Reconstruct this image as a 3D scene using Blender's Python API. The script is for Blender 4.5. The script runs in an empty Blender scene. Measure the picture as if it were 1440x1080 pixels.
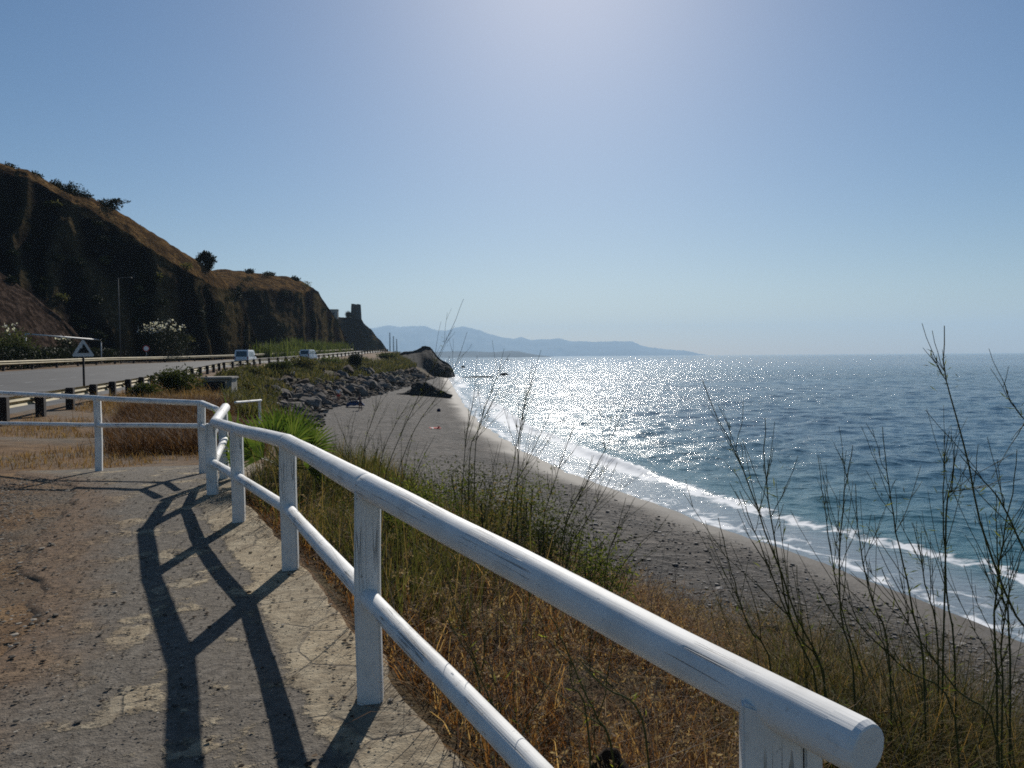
SKY_STRENGTH, SUN_STRENGTH, EXPOSURE, HAZE = 0.056, 5.0, 0.13, 8.5e-5
DENOISE = False
import bpy, bmesh, math, random
import numpy as np
from mathutils import Matrix, Vector

random.seed(7)
rng = np.random.default_rng(11)
sc = bpy.context.scene
COL = sc.collection
PI = math.pi

# ------------------------------------------------------------------ camera
FPX = 1080.0
EYE = np.array([0.0, 0.0, 1.62])
PITCH, ROLL = math.radians(-2.07), math.radians(-0.42)
RM = Matrix.Rotation(PI / 2 + PITCH, 3, 'X') @ Matrix.Rotation(ROLL, 3, 'Z')
RN = np.array([list(r) for r in RM])

def ray(px, py):
    v = RN @ np.array([(px - 720.0) / FPX, (540.0 - py) / FPX, -1.0])
    return v / v[1]

def U(px, py, d):
    """the point d metres ahead that the photograph shows at px, py"""
    return EYE + ray(px, py) * d

def G(px, py, z):
    r = ray(px, py)
    return EYE + r * ((z - EYE[2]) / r[2])

cam = bpy.data.cameras.new('camera')
cam.sensor_width = 36.0
cam.lens = 36.0 * FPX / 1440.0
cam.clip_start = 0.05
cam.clip_end = 60000
co = bpy.data.objects.new('camera', cam)
COL.objects.link(co)
M4 = RM.to_4x4(); M4.translation = Vector(EYE)
co.matrix_world = M4
sc.camera = co

# ------------------------------------------------------------------ noise
def _h(ix, iy, s):
    h = (ix.astype(np.int64) * 374761393 + iy.astype(np.int64) * 668265263 + s * 982451653) & 0xffffffff
    h = ((h ^ (h >> 13)) * 1274126177) & 0xffffffff
    return ((h ^ (h >> 16)) & 0xffffff) / float(0xffffff)

def vnoise(x, y, s=0):
    x = np.asarray(x, float); y = np.asarray(y, float)
    ix, iy = np.floor(x), np.floor(y)
    fx, fy = x - ix, y - iy
    fx = fx * fx * (3 - 2 * fx); fy = fy * fy * (3 - 2 * fy)
    a, b = _h(ix, iy, s), _h(ix + 1, iy, s)
    c, d = _h(ix, iy + 1, s), _h(ix + 1, iy + 1, s)
    return (a + (b - a) * fx) * (1 - fy) + (c + (d - c) * fx) * fy

def fbm(x, y, o=4, s=0):
    r, a, t = 0, 0.5, 0
    for i in range(o):
        r = r + a * vnoise(np.asarray(x) * 2 ** i + 17.3 * i, np.asarray(y) * 2 ** i + 9.1 * i, s + i)
        t += a; a *= 0.5
    return r / t - 0.5

def sstep(a, b, x):
    t = np.clip((np.asarray(x, float) - a) / (b - a), 0, 1)
    return t * t * (3 - 2 * t)

# ------------------------------------------------------------------ mesh helpers
def mk(name, V, F, mat, parent=None, smooth=False, attrs=None):
    V = np.asarray(V, np.float32).reshape(-1, 3)
    if isinstance(F, np.ndarray): F = [F]
    F = [np.asarray(f, np.int32) for f in F if len(f)]
    me = bpy.data.meshes.new(name)
    me.vertices.add(len(V)); me.vertices.foreach_set('co', V.ravel())
    li = np.concatenate([f.ravel() for f in F])
    sz = np.concatenate([np.full(len(f), f.shape[1], np.int32) for f in F])
    st = np.concatenate([[0], np.cumsum(sz)[:-1]]).astype(np.int32)
    me.loops.add(len(li)); me.loops.foreach_set('vertex_index', li)
    me.polygons.add(len(sz)); me.polygons.foreach_set('loop_start', st)
    me.polygons.foreach_set('use_smooth', np.full(len(sz), smooth))
    if attrs:
        for k, a in attrs.items():
            at = me.attributes.new(k, 'FLOAT', 'POINT')
            at.data.foreach_set('value', np.asarray(a, np.float32).ravel())
    me.update(calc_edges=True)
    me.validate()
    if mat: me.materials.append(mat)
    o = bpy.data.objects.new(name, me)
    COL.objects.link(o)
    if parent: o.parent = parent
    return o

def grid_faces(nr, nc):
    i = np.arange(nr - 1)[:, None] * nc + np.arange(nc - 1)[None, :]
    i = i.ravel()
    return np.stack([i, i + 1, i + nc + 1, i + nc], 1)

def bm_obj(name, bm, mat, parent=None, smooth=False):
    me = bpy.data.meshes.new(name)
    bmesh.ops.recalc_face_normals(bm, faces=bm.faces)
    bm.to_mesh(me); bm.free()
    for p in me.polygons: p.use_smooth = smooth
    if mat: me.materials.append(mat)
    o = bpy.data.objects.new(name, me); COL.objects.link(o)
    if parent: o.parent = parent
    return o

def bm_box(bm, size, loc, rz=0.0, bevel=0.0, taper=1.0):
    r = bmesh.ops.create_cube(bm, size=1.0)
    vs = r['verts']
    for v in vs:
        k = taper if v.co.z > 0 else 1.0
        v.co = Vector((v.co.x * size[0] * k, v.co.y * size[1] * k, v.co.z * size[2]))
    if bevel:
        es = list({e for v in vs for e in v.link_edges})
        rr = bmesh.ops.bevel(bm, geom=es, offset=bevel, segments=2, affect='EDGES')
        vs = list({v for f in rr['faces'] for v in f.verts} | {v for v in vs if v.is_valid})
    m = Matrix.Translation(Vector(loc)) @ Matrix.Rotation(rz, 4, 'Z')
    for v in vs: v.co = m @ v.co
    return vs

def box_obj(name, size, loc, mat, parent=None, rz=0.0, bevel=0.0, taper=1.0):
    bm = bmesh.new(); bm_box(bm, size, loc, rz, bevel, taper)
    return bm_obj(name, bm, mat, parent)

def tubes(P, R, sides=4, cap=True):
    """P (N,K,3) polylines, R (N,K) radii -> verts, faces"""
    P = np.asarray(P, float); R = np.asarray(R, float)
    if P.ndim == 2: P = P[None]; R = R[None]
    N, K = P.shape[:2]
    T = np.gradient(P, axis=1)
    T /= np.linalg.norm(T, axis=2, keepdims=True) + 1e-9
    ref = np.where(np.abs(T[..., 2:3]) > 0.9, np.array([1.0, 0, 0]), np.array([0, 0, 1.0]))
    ref = np.broadcast_to(ref[:, :1], T.shape)
    A = np.cross(T, ref); A /= np.linalg.norm(A, axis=2, keepdims=True) + 1e-9
    B = np.cross(T, A)
    an = np.arange(sides) * 2 * PI / sides
    V = P[:, :, None] + R[:, :, None, None] * (A[:, :, None] * np.cos(an)[None, None, :, None] + B[:, :, None] * np.sin(an)[None, None, :, None])
    idx = np.arange(N * K * sides).reshape(N, K, sides)
    a = idx[:, :-1]; b = idx[:, 1:]
    F = [np.stack([a, np.roll(a, -1, 2), np.roll(b, -1, 2), b], -1).reshape(-1, 4)]
    if cap and sides > 3:
        F.append(idx[:, 0, ::-1].reshape(-1, sides)); F.append(idx[:, -1].reshape(-1, sides))
    return V.reshape(-1, 3), F

def join(parts):
    Vs, Fs, n = [], [], 0
    for V, F in parts:
        Vs.append(V)
        if isinstance(F, np.ndarray): F = [F]
        Fs += [np.asarray(f) + n for f in F if len(f)]
        n += len(V)
    return np.concatenate(Vs), Fs

def blades(P, h, w, lean, face=None, curl=1.0):
    """grass blades at P (N,3); h, w, lean arrays -> verts, faces"""
    P = np.asarray(P, float); n = len(P)
    az = rng.uniform(0, 2 * PI, n)
    fz = az + PI / 2 + rng.normal(0, 0.5, n)
    d = np.stack([np.cos(az), np.sin(az), np.zeros(n)], 1)
    s = np.stack([np.cos(fz), np.sin(fz), np.zeros(n)], 1)
    h = np.broadcast_to(h, n)[:, None]; w = np.broadcast_to(w, n)[:, None]; le = np.broadcast_to(lean, n)[:, None]
    up = np.array([0, 0, 1.0])
    m1 = P + up * h * 0.45 + d * h * le * 0.25
    m2 = P + up * h * 0.8 + d * h * le * 0.62 * curl
    tp = P + up * h * (1.0 - 0.12 * np.abs(le)) + d * h * le * 1.1 * curl
    V = np.stack([P - s * w, P + s * w, m1 - s * w * .85, m1 + s * w * .85, m2 - s * w * .5, m2 + s * w * .5, tp], 1)
    b = np.arange(n)[:, None] * 7
    Q = np.concatenate([b + [0, 1, 3, 2], b + [2, 3, 5, 4]])
    T = b + [4, 5, 6]
    return V.reshape(-1, 3), [Q, T]

def leaves(C, size, aspect=0.45, up=0.3, D=None):
    """small folded leaves, one per centre"""
    C = np.asarray(C, float); n = len(C)
    if D is None:
        D = rng.normal(0, 1, (n, 3)); D[:, 2] = D[:, 2] * 0.7 + up
    D = D / (np.linalg.norm(D, axis=1, keepdims=True) + 1e-9)
    S = np.cross(D, rng.normal(0, 1, (n, 3))); S /= np.linalg.norm(S, axis=1, keepdims=True) + 1e-9
    L = (np.broadcast_to(size, n) * rng.uniform(0.6, 1.3, n))[:, None]
    Nn = np.cross(D, S)
    V = np.stack([C, C + D * L * .5 + S * L * aspect * .5 + Nn * L * .06, C + D * L, C + D * L * .5 - S * L * aspect * .5 + Nn * L * .06], 1)
    b = np.arange(n)[:, None] * 4
    return V.reshape(-1, 3), [b + [0, 1, 2, 3]]

def tag(o, label=None, cat=None, group=None, kind=None):
    if label: o['label'] = label
    if cat: o['category'] = cat
    if group: o['group'] = group
    if kind: o['kind'] = kind
    return o

def thing(name, label, cat, loc=(0, 0, 0), rz=0.0, group=None):
    o = bpy.data.objects.new(name, None); COL.objects.link(o)
    o.empty_display_size = 0.1
    o.location = loc; o.rotation_euler = (0, 0, rz)
    return tag(o, label, cat, group)

def local(parent, o):
    """keep o where it was built although it gets a parent"""
    o.parent = parent
    o.matrix_parent_inverse = (Matrix.Translation(parent.location) @ parent.rotation_euler.to_matrix().to_4x4()).inverted()
    return o

# ------------------------------------------------------------------ materials
class NT:
    def __init__(self, name):
        self.m = bpy.data.materials.new(name); self.m.use_nodes = True
        self.t = self.m.node_tree; self.t.nodes.clear()
        self.out = self.t.nodes.new('ShaderNodeOutputMaterial')
    def n(self, typ, ins=None, **kw):
        nd = self.t.nodes.new('ShaderNode' + typ)
        for k, v in kw.items(): setattr(nd, k, v)
        for k, v in (ins or {}).items():
            s = nd.inputs[k]
            if hasattr(v, 'is_output') or isinstance(v, bpy.types.NodeSocket): self.t.links.new(v, s)
            else:
                if s.type == 'RGBA' and len(v) == 3: v = (*v, 1)
                s.default_value = v
        return nd
    def coord(self, kind='Object', scale=(1, 1, 1)):
        c = self.n('TexCoord').outputs[kind]
        return self.n('Mapping', {'Vector': c, 'Scale': scale}).outputs[0]
    def noise(self, vec, scale, detail=4, rough=0.55, dist=0.0):
        return self.n('TexNoise', {'Vector': vec, 'Scale': scale, 'Detail': detail, 'Roughness': rough, 'Distortion': dist}).outputs[0]
    def ramp(self, fac, stops, interp='LINEAR'):
        nd = self.n('ValToRGB', {'Fac': fac}); r = nd.color_ramp; r.interpolation = interp
        while len(r.elements) < len(stops): r.elements.new(0.5)
        for e, (p, c) in zip(r.elements, stops):
            e.position = p
            e.color = (*c, 1) if hasattr(c, '__len__') else (c, c, c, 1)
        return nd.outputs[0]
    def mix(self, f, a, b, blend='MIX'):
        nd = self.n('Mix', data_type='RGBA', blend_type=blend)
        for s, v in ((nd.inputs[0], f), (nd.inputs[6], a), (nd.inputs[7], b)):
            if isinstance(v, bpy.types.NodeSocket): self.t.links.new(v, s)
            else: s.default_value = v if not hasattr(v, '__len__') else (*v, 1)
        return nd.outputs[2]
    def math(self, op, a, b=0.0, c=0.0, clamp=False):
        nd = self.n('Math', operation=op, use_clamp=clamp)
        for i, v in enumerate((a, b, c)):
            if isinstance(v, bpy.types.NodeSocket): self.t.links.new(v, nd.inputs[i])
            else: nd.inputs[i].default_value = v
        return nd.outputs[0]
    def attr(self, name):
        return self.n('Attribute', attribute_name=name).outputs['Fac']
    def bump(self, h, dist=0.02, strength=1.0, normal=None):
        i = {'Height': h, 'Distance': dist, 'Strength': strength}
        if normal is not None: i['Normal'] = normal
        return self.n('Bump', i).outputs[0]
    def bsdf(self, col, rough=0.8, normal=None, metal=0.0, spec=0.3, **kw):
        i = {'Base Color': col, 'Roughness': rough, 'Metallic': metal, 'Specular IOR Level': spec}
        if normal is not None: i['Normal'] = normal
        i.update(kw)
        return self.n('BsdfPrincipled', i).outputs[0]
    def done(self, sh):
        self.t.links.new(sh, self.out.inputs[0]); return self.m

def m_plain(name, col, rough=0.6, metal=0.0, var=0.12, scale=6.0, spec=0.3):
    n = NT(name)
    f = n.noise(n.coord(), scale, 5)
    a = tuple(c * (1 - var * 2) for c in col); b = tuple(min(1, c * (1 + var * 2)) for c in col)
    c = n.ramp(f, [(0.3, a), (0.7, b)])
    return n.done(n.bsdf(c, rough, n.bump(f, 0.004, 0.4), metal, spec))

def m_leaf(name, stops, trans=0.45, rough=0.7, tcol=1.4, spec=0.10):
    """thin leaves: diffuse and let-through light, each leaf its own tone"""
    n = NT(name)
    r = n.n('NewGeometry').outputs['Random Per Island']
    big = n.noise(n.coord('Object'), 1.3, 3)
    f = n.math('ADD', n.math('MULTIPLY', r, 0.6), n.math('MULTIPLY', big, 0.4))
    c = n.ramp(f, stops)
    tc = n.mix(1.0, c, (tcol, tcol * 1.0, tcol * 0.7), 'MULTIPLY')
    a = n.bsdf(c, rough, None, 0.0, spec)
    b = n.n('BsdfTranslucent', {'Color': tc}).outputs[0]
    return n.done(n.n('MixShader', {0: trans, 1: a, 2: b}).outputs[0])

def m_wood_paint(name, scale):
    n = NT(name)
    v = n.coord('Object', scale)
    cr = n.noise(v, 1.0, 6, 0.6, 0.6)
    crack = n.ramp(cr, [(0.0, 0.0), (0.305, 0.0), (0.325, 1.0), (1.0, 1.0)])
    chk = n.noise(n.coord('Object', tuple(s * 0.45 for s in scale)), 1.0, 3, 0.5, 1.0)
    thin = n.math('ABSOLUTE', n.math('SUBTRACT', chk, 0.5))
    split = n.ramp(thin, [(0.0, 0.0), (0.008, 0.0), (0.013, 1.0), (1.0, 1.0)])
    gate = n.ramp(n.noise(n.coord('Object'), 2.6, 2), [(0.5, 0.0), (0.58, 1.0)])
    split = n.math('MAXIMUM', split, n.math('SUBTRACT', 1.0, gate))
    patch = n.noise(n.coord('Object'), 9.0, 5)
    gate2 = n.ramp(n.noise(n.coord('Object'), 4.0, 3), [(0.60, 0.0), (0.74, .7)])
    crack2 = n.math('MAXIMUM', crack, n.math('SUBTRACT', 1.0, gate2))
    k = n.math('MULTIPLY', crack2, split)
    c = n.ramp(patch, [(0.25, (0.62, 0.61, 0.585)), (0.5, (0.74, 0.73, 0.70)), (0.8, (0.80, 0.79, 0.765))])
    dirt = n.ramp(n.noise(n.coord('Object'), 30.0, 4), [(0.62, 0.0), (0.75, 0.35)])
    c = n.mix(dirt, c, (0.42, 0.40, 0.36))
    c = n.mix(k, (0.36, 0.35, 0.33), c)
    chip = n.ramp(n.noise(n.coord('Object'), 55.0, 3, .6), [(.66, 0.0), (.69, 1.0)])
    chip = n.math('MULTIPLY', chip, n.ramp(n.noise(n.coord('Object'), 3.1, 3), [(.5, 0.0), (.6, 1.0)]))
    c = n.mix(n.math('MULTIPLY', chip, .75), c, (.30, .27, .23))
    hgt = n.math('ADD', n.math('SUBTRACT', k, n.math('MULTIPLY', chip, .5)), n.math('MULTIPLY', n.noise(v, 2.2, 5, .65), 0.22))
    return n.done(n.bsdf(c, 0.62, n.bump(hgt, 0.006, 0.9), 0, 0.25))
# ------------------------------------------------------------------ terrain curves (x and z against y)
def curve(tab):
    a = np.array(sorted(tab, key=lambda r: r[0]), float)
    return lambda y: (np.interp(y, a[:, 0], a[:, 1]), np.interp(y, a[:, 0], a[:, 2]))

SEA = -4.5
c_r1 = curve([(-8, -7.4, -.2), (14, -13.5, -.2), (25, -16.7, -.2), (38.5, -20.5, -.15), (58, -26, 0.0), (85, -33, .45), (108, -36.5, .8),
              (137, -37, 1.25), (180, -38.5, 2.1), (215, -39.5, 2.9), (250, -41.5, 3.5), (300, -50, 4.0), (450, -95, 4.6), (600, -180, 4.6)])
c_r0 = curve([(-8, -20, .3), (14, -27.2, .35), (25, -30.2, .4), (38.5, -33.6, .5), (58, -38.6, .72), (85, -44, 1.0), (108, -46.3, 1.15),
              (137, -46.3, 1.5), (180, -47.5, 2.3), (215, -48.5, 3.0), (250, -51, 3.6), (300, -60, 4.1), (450, -110, 4.7), (600, -200, 4.6)])
c_et = curve([(-8, 5.6, 0), (-2, 2.3, 0), (1.47, .66, 0), (3.52, -.50, 0), (5.75, -1.52, 0), (7.3, -2.42, .04), (8.6, -3.12, .08), (10.0, -3.5, .05),
              (12, -3.9, -.1), (15, -4.6, -.3), (20, -6.6, -.55), (30, -11, -.6), (40, -15, -.5), (50, -19, -.35), (62, -23.6, -.2), (85, -29.6, .1), (108, -32.2, .45),
              (137, -31.8, .8), (180, -32.5, 1.5), (215, -33, 2.2), (250, -37, 2.8), (300, -46, 3.4), (450, -80, 4.4), (600, -165, 4.4)])
c_eb = curve([(-8, 16, -3.5), (0, 11.8, -3.5), (4, 9.7, -3.5), (8, 7.7, -3.55), (10.3, 6.6, -3.6), (13, 5.0, -3.6), (16, 3.4, -3.65), (20, 1.2, -3.7), (25, -1.2, -3.7),
              (30, -3.6, -3.7), (38, -7.6, -3.7), (50, -12.6, -3.65), (62, -16.2, -3.6), (76, -19.3, -3.6), (95, -20, -3.6), (127, -19.8, -3.6), (150, -20.3, -3.7),
              (180, -20.8, -3.7), (210, -21.5, -3.8), (250, -30, -3.8), (300, -38, -3.8), (450, -70, -3.8), (600, -150, -3.8)])
wl = [G(x, y, SEA) for x, y in [(631, 533), (637, 541), (643, 551), (650, 562), (666, 583), (688, 602), (720, 623), (773, 652), (834, 676), (918, 706),
                                (1003, 738), (1050, 753), (1167, 793), (1260, 828), (1348, 864), (1440, 902)]]
wl = [(p[1], p[0], SEA) for p in wl]
c_w = curve(wl + [(12, 12.6, SEA), (5, 15.6, SEA), (-8, 21, SEA), (262, -22.5, SEA), (300, -32, SEA), (450, -62, SEA), (600, -140, SEA), (1200, -420, SEA), (40000, -16000, SEA)])

def keys(Y):
    Y = np.asarray(Y, float)
    r0, z0 = c_r0(Y); r1, z1 = c_r1(Y); et, zt = c_et(Y); eb, zb = c_eb(Y); w, zw = c_w(Y)
    eb = np.maximum(eb, et + 1.5); w = np.maximum(w, eb + 1.5)
    X = [r0 * 0 - 420, r0 - 30, r0 - 4, r0, r1, r1 + 2.0, et, et + (eb - et) * .05, et + (eb - et) * .17, et + (eb - et) * .35, et + (eb - et) * .68, eb,
         eb + (w - eb) * .55, w, w + 8, w + 60]
    dz = zt - zb
    Z = [z0 + 2, z0 + 1.0, z0 + .05, z0, z1, z1 - .12, zt, zt - dz * .06, zt - dz * .14, zt - dz * .29, zt - dz * .66, zb,
         zb * .62 + zw * .38, zw, zw - 1.6, zw - 7]
    return X, Z

def height(X, Y, noise=True):
    X = np.asarray(X, float); Y = np.asarray(Y, float)
    KX, KZ = keys(Y)
    z = np.zeros(np.broadcast(X, Y).shape) + KZ[0]
    for i in range(len(KX) - 1):
        t = np.clip((X - KX[i]) / (KX[i + 1] - KX[i] + 1e-9), 0, 1)
        z = np.where(X >= KX[i], KZ[i] + (KZ[i + 1] - KZ[i]) * t, z)
    if noise:
        dirt = sstep(0, 2.0, X - KX[5] + 1.0) * sstep(0, .3, KX[6] - X)
        bank = sstep(0.0, 1.5, X - KX[6]) * sstep(-1, 2, KX[11] - X)
        beach = sstep(0, 2, X - KX[11]) * sstep(-.5, 2.5, KX[13] - X)
        out = sstep(0, 3, KX[2] - X)
        far = sstep(25, 80, Y)
        walk = 1 - sstep(-3.8, -4.8, X - KX[6]) * 1.0
        z = z + dirt * (fbm(X * .35, Y * .35, 4, 3) * .35 * sstep(8, 20, Y) + fbm(X * 2.2, Y * 2.2, 3, 5) * .03 * (1 - walk))
        z = z + bank * (fbm(X * .55, Y * .55, 4, 8) * (.45 + 1.0 * far))
        z = z + beach * (fbm(X * .3, Y * .3, 3, 12) * .22 + fbm(X * 1.4, Y * 1.4, 3, 15) * .10)
        z = z + out * fbm(X * .06, Y * .06, 4, 19) * 3
    return z

def hz(x, y):
    return float(height(np.array([x]), np.array([y]))[0])

def hit(px, py, d0=1.5, d1=700):
    """the ground point the photograph shows at px, py"""
    r = ray(px, py)
    d = np.geomspace(d0, d1, 1500)
    P = EYE[None] + r[None] * d[:, None]
    below = np.where(P[:, 2] < height(P[:, 0], P[:, 1]))[0]
    return P[below[0]] if len(below) else P[-1]

# ------------------------------------------------------------------ setting materials
def mat_dirt():
    n = NT('dry_earth')
    v = n.coord()
    big, mid, fine = n.noise(v, .35, 4), n.noise(v, 3.0, 5), n.noise(v, 38.0, 4, .7)
    c = n.ramp(mid, [(.25, (.085, .055, .034)), (.5, (.18, .112, .062)), (.75, (.27, .17, .085))])
    c = n.mix(n.ramp(big, [(.45, 0.0), (.6, .8)]), c, (.15, .13, .105))
    c = n.mix(n.ramp(fine, [(.35, .75), (.5, 0.0)]), c, (.04, .028, .02))
    c = n.mix(n.ramp(fine, [(.62, 0.0), (.72, .6)]), c, (.40, .31, .19))
    h = n.math('ADD', n.math('MULTIPLY', mid, .6), n.math('MULTIPLY', fine, .35))
    return n.done(n.bsdf(c, .95, n.bump(h, .06, 1.0), 0, .1))

def mat_bank():
    n = NT('bank_soil')
    v = n.coord()
    mid, fine = n.noise(v, 1.6, 5), n.noise(v, 26.0, 5, .7)
    c = n.ramp(mid, [(.3, (.045, .030, .018)), (.55, (.11, .066, .034)), (.75, (.17, .125, .06))])
    c = n.mix(n.ramp(n.noise(v, .25, 4), [(.42, 0.0), (.6, .7)]), c, (.055, .06, .022))
    c = n.mix(n.ramp(fine, [(.38, .8), (.52, 0.0)]), c, (.02, .014, .009))
    h = n.math('ADD', n.math('MULTIPLY', mid, .5), n.math('MULTIPLY', fine, .4))
    return n.done(n.bsdf(c, .95, n.bump(h, .09, 1.0), 0, .1))

def mat_beach():
    n = NT('pebble_beach')
    v = n.coord()
    wet = n.attr('wet')
    peb = n.n('TexVoronoi', {'Vector': v, 'Scale': 9.0}, feature='F1')
    peb2 = n.n('TexVoronoi', {'Vector': v, 'Scale': 2.6}, feature='F1')
    big, mid = n.noise(v, .28, 5), n.noise(n.coord('Object', (1.0, 1.8, 1)), 1.7, 6, .65)
    c = n.ramp(mid, [(.32, (.020, .018, .016)), (.47, (.064, .057, .051)), (.6, (.106, .095, .085)), (.78, (.175, .157, .14))])
    one = n.n('SeparateColor', {0: peb.outputs['Color']}).outputs[0]
    c = n.mix(1.0, c, n.ramp(one, [(0, (.6, .6, .6)), (.8, (1.1, 1.08, 1.05)), (1, (1.6, 1.55, 1.5))]), 'MULTIPLY')
    patch = n.attr('kelp')
    seaweed = n.math('MULTIPLY', patch, n.ramp(n.noise(n.coord('Object', (1.0, 1.9, 1)), 1.9, 6, .72), [(.44, 1.0), (.58, 0.0)]))
    c = n.mix(n.math('MULTIPLY', seaweed, .95), c, (.022, .020, .019))
    c = n.mix(n.ramp(big, [(.5, 0.0), (.7, .35)]), c, (.125, .104, .085))
    c = n.mix(n.math('MULTIPLY', wet, .8), c, (.070, .058, .046))
    rough = n.math('SUBTRACT', .95, n.math('MULTIPLY', wet, .2))
    h = n.math('ADD', n.math('MULTIPLY', mid, 1.0), n.math('MULTIPLY', peb2.outputs['Distance'], .5))
    h = n.math('MULTIPLY', n.math('ADD', h, n.math('MULTIPLY', peb.outputs['Distance'], .3)), n.math('SUBTRACT', 1.0, n.math('MULTIPLY', wet, .9)))
    return n.done(n.bsdf(c, rough, n.bump(h, .16, 1.0), 0, .3))

def mat_path():
    n = NT('worn_paving')
    v = n.coord()
    edge = n.attr('edge')
    wv = n.n('VectorMath', {0: v, 1: n.n('VectorMath', {0: n.n('TexNoise', {'Vector': v, 'Scale': 3.0, 'Detail': 3}).outputs['Color'], 1: (.13, .13, 0)}, operation='MULTIPLY').outputs[0]}, operation='ADD').outputs[0]
    st = n.n('TexVoronoi', {'Vector': wv, 'Scale': 1.75, 'Randomness': .9}, feature='DISTANCE_TO_EDGE', voronoi_dimensions='2D')
    sc_ = n.n('TexVoronoi', {'Vector': wv, 'Scale': 1.75, 'Randomness': .9}, feature='F1', voronoi_dimensions='2D')
    joint = n.ramp(st.outputs['Distance'], [(.0, .35), (.008, .4), (.022, 1.0)])
    mid, fine, grit = n.noise(v, 2.3, 6, .62), n.noise(v, 17.0, 5, .65), n.noise(v, 85.0, 3, .7)
    stone = n.ramp(n.noise(v, 6.5, 7, .7), [(.3, (.17, .135, .09)), (.48, (.30, .25, .175)), (.62, (.39, .335, .24)), (.8, (.45, .39, .29))])
    one = n.n('SeparateColor', {0: sc_.outputs['Color']}).outputs[0]
    stone = n.mix(1.0, stone, n.ramp(one, [(0, (.72, .72, .74)), (1, (1.15, 1.1, 1.02))]), 'MULTIPLY')
    dust = n.ramp(fine, [(.3, (.090, .076, .061)), (.55, (.158, .137, .112)), (.75, (.24, .21, .172))])
    dust = n.mix(n.ramp(mid, [(.4, 0.0), (.6, .5)]), dust, (.14, .118, .09))
    dust = n.mix(n.ramp(grit, [(.3, .9), (.42, 0.0)]), dust, (.028, .023, .018))
    dust = n.mix(n.ramp(grit, [(.63, 0.0), (.72, .7)]), dust, (.30, .27, .22))
    rim = n.math('SUBTRACT', 1.0, n.ramp(n.math('ADD', edge, n.math('MULTIPLY', n.math('SUBTRACT', mid, .5), .5)), [(.22, 0.0), (.55, 1.0)]))
    cover = n.math('ADD', n.math('MULTIPLY', mid, 1.0), n.math('MULTIPLY', fine, .28))
    cover = n.math('ADD', cover, n.math('MULTIPLY', rim, .42))
    bare = n.ramp(cover, [(.69, 0.0), (.735, 1.0)])
    bare = n.math('MULTIPLY', bare, n.math('ADD', n.math('MULTIPLY', joint, .9), .1))
    c = n.mix(bare, dust, stone)
    lf = n.attr('left')
    c = n.mix(n.math('MULTIPLY', n.ramp(n.math('ADD', lf, n.math('MULTIPLY', n.math('SUBTRACT', mid, .5), 1.2)), [(.25, 0.0), (.75, 1.0)]), .85), c,
              n.ramp(fine, [(.3, (.075, .048, .03)), (.6, (.19, .12, .07)), (.8, (.27, .18, .1))]))
    h = n.math('ADD', n.math('MULTIPLY', bare, .35), n.math('ADD', n.math('MULTIPLY', fine, .7), n.math('MULTIPLY', grit, .25)))
    return n.done(n.bsdf(c, .9, n.bump(h, .03, 1.0), 0, .15))

def mat_road():
    n = NT('asphalt')
    v = n.coord()
    c = n.ramp(n.noise(n.coord('Object', (1, .2, 1)), 1.2, 6, .65), [(.3, (.04, .04, .042)), (.5, (.058, .057, .057)), (.7, (.082, .08, .078))])
    c = n.mix(n.ramp(n.noise(v, 60, 3), [(.6, 0.0), (.75, .5)]), c, (.17, .165, .16))
    return n.done(n.bsdf(c, .75, n.bump(n.noise(v, 50, 3), .01, .6), 0, .3))

def mat_hill():
    n = NT('rocky_hillside')
    v = n.coord()
    g = n.attr('grass')
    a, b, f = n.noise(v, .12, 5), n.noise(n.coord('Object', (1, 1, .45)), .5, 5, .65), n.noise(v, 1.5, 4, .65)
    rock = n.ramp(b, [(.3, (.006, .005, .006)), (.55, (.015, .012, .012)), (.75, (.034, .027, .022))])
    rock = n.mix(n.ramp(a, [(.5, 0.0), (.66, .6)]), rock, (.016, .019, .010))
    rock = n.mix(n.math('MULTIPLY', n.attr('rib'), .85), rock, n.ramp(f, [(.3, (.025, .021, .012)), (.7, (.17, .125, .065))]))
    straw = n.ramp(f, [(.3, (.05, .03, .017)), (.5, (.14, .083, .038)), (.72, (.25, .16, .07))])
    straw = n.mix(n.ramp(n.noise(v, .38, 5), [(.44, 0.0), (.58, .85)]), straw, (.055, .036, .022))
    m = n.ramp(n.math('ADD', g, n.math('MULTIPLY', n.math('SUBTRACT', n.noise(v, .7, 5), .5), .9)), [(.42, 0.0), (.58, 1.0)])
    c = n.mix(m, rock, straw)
    h = n.math('ADD', b, n.math('MULTIPLY', f, .8))
    return n.done(n.bsdf(c, 1.0, n.bump(h, .9, 1.0), 0, 0))

def mat_rock(name, lo, hi, scale=1.5):
    n = NT(name)
    v = n.coord()
    f = n.noise(v, scale, 7, .65)
    r = n.n('ObjectInfo').outputs['Random']
    c = n.ramp(f, [(.28, tuple(x * .4 for x in lo)), (.45, lo), (.7, hi)])
    c = n.mix(1.0, c, n.ramp(r, [(0, (.65, .65, .66)), (.5, (1, .97, .94)), (1, (1.2, 1.15, 1.1))]), 'MULTIPLY')
    return n.done(n.bsdf(c, .95, n.bump(f, .15, .9), 0, .08))

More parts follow.
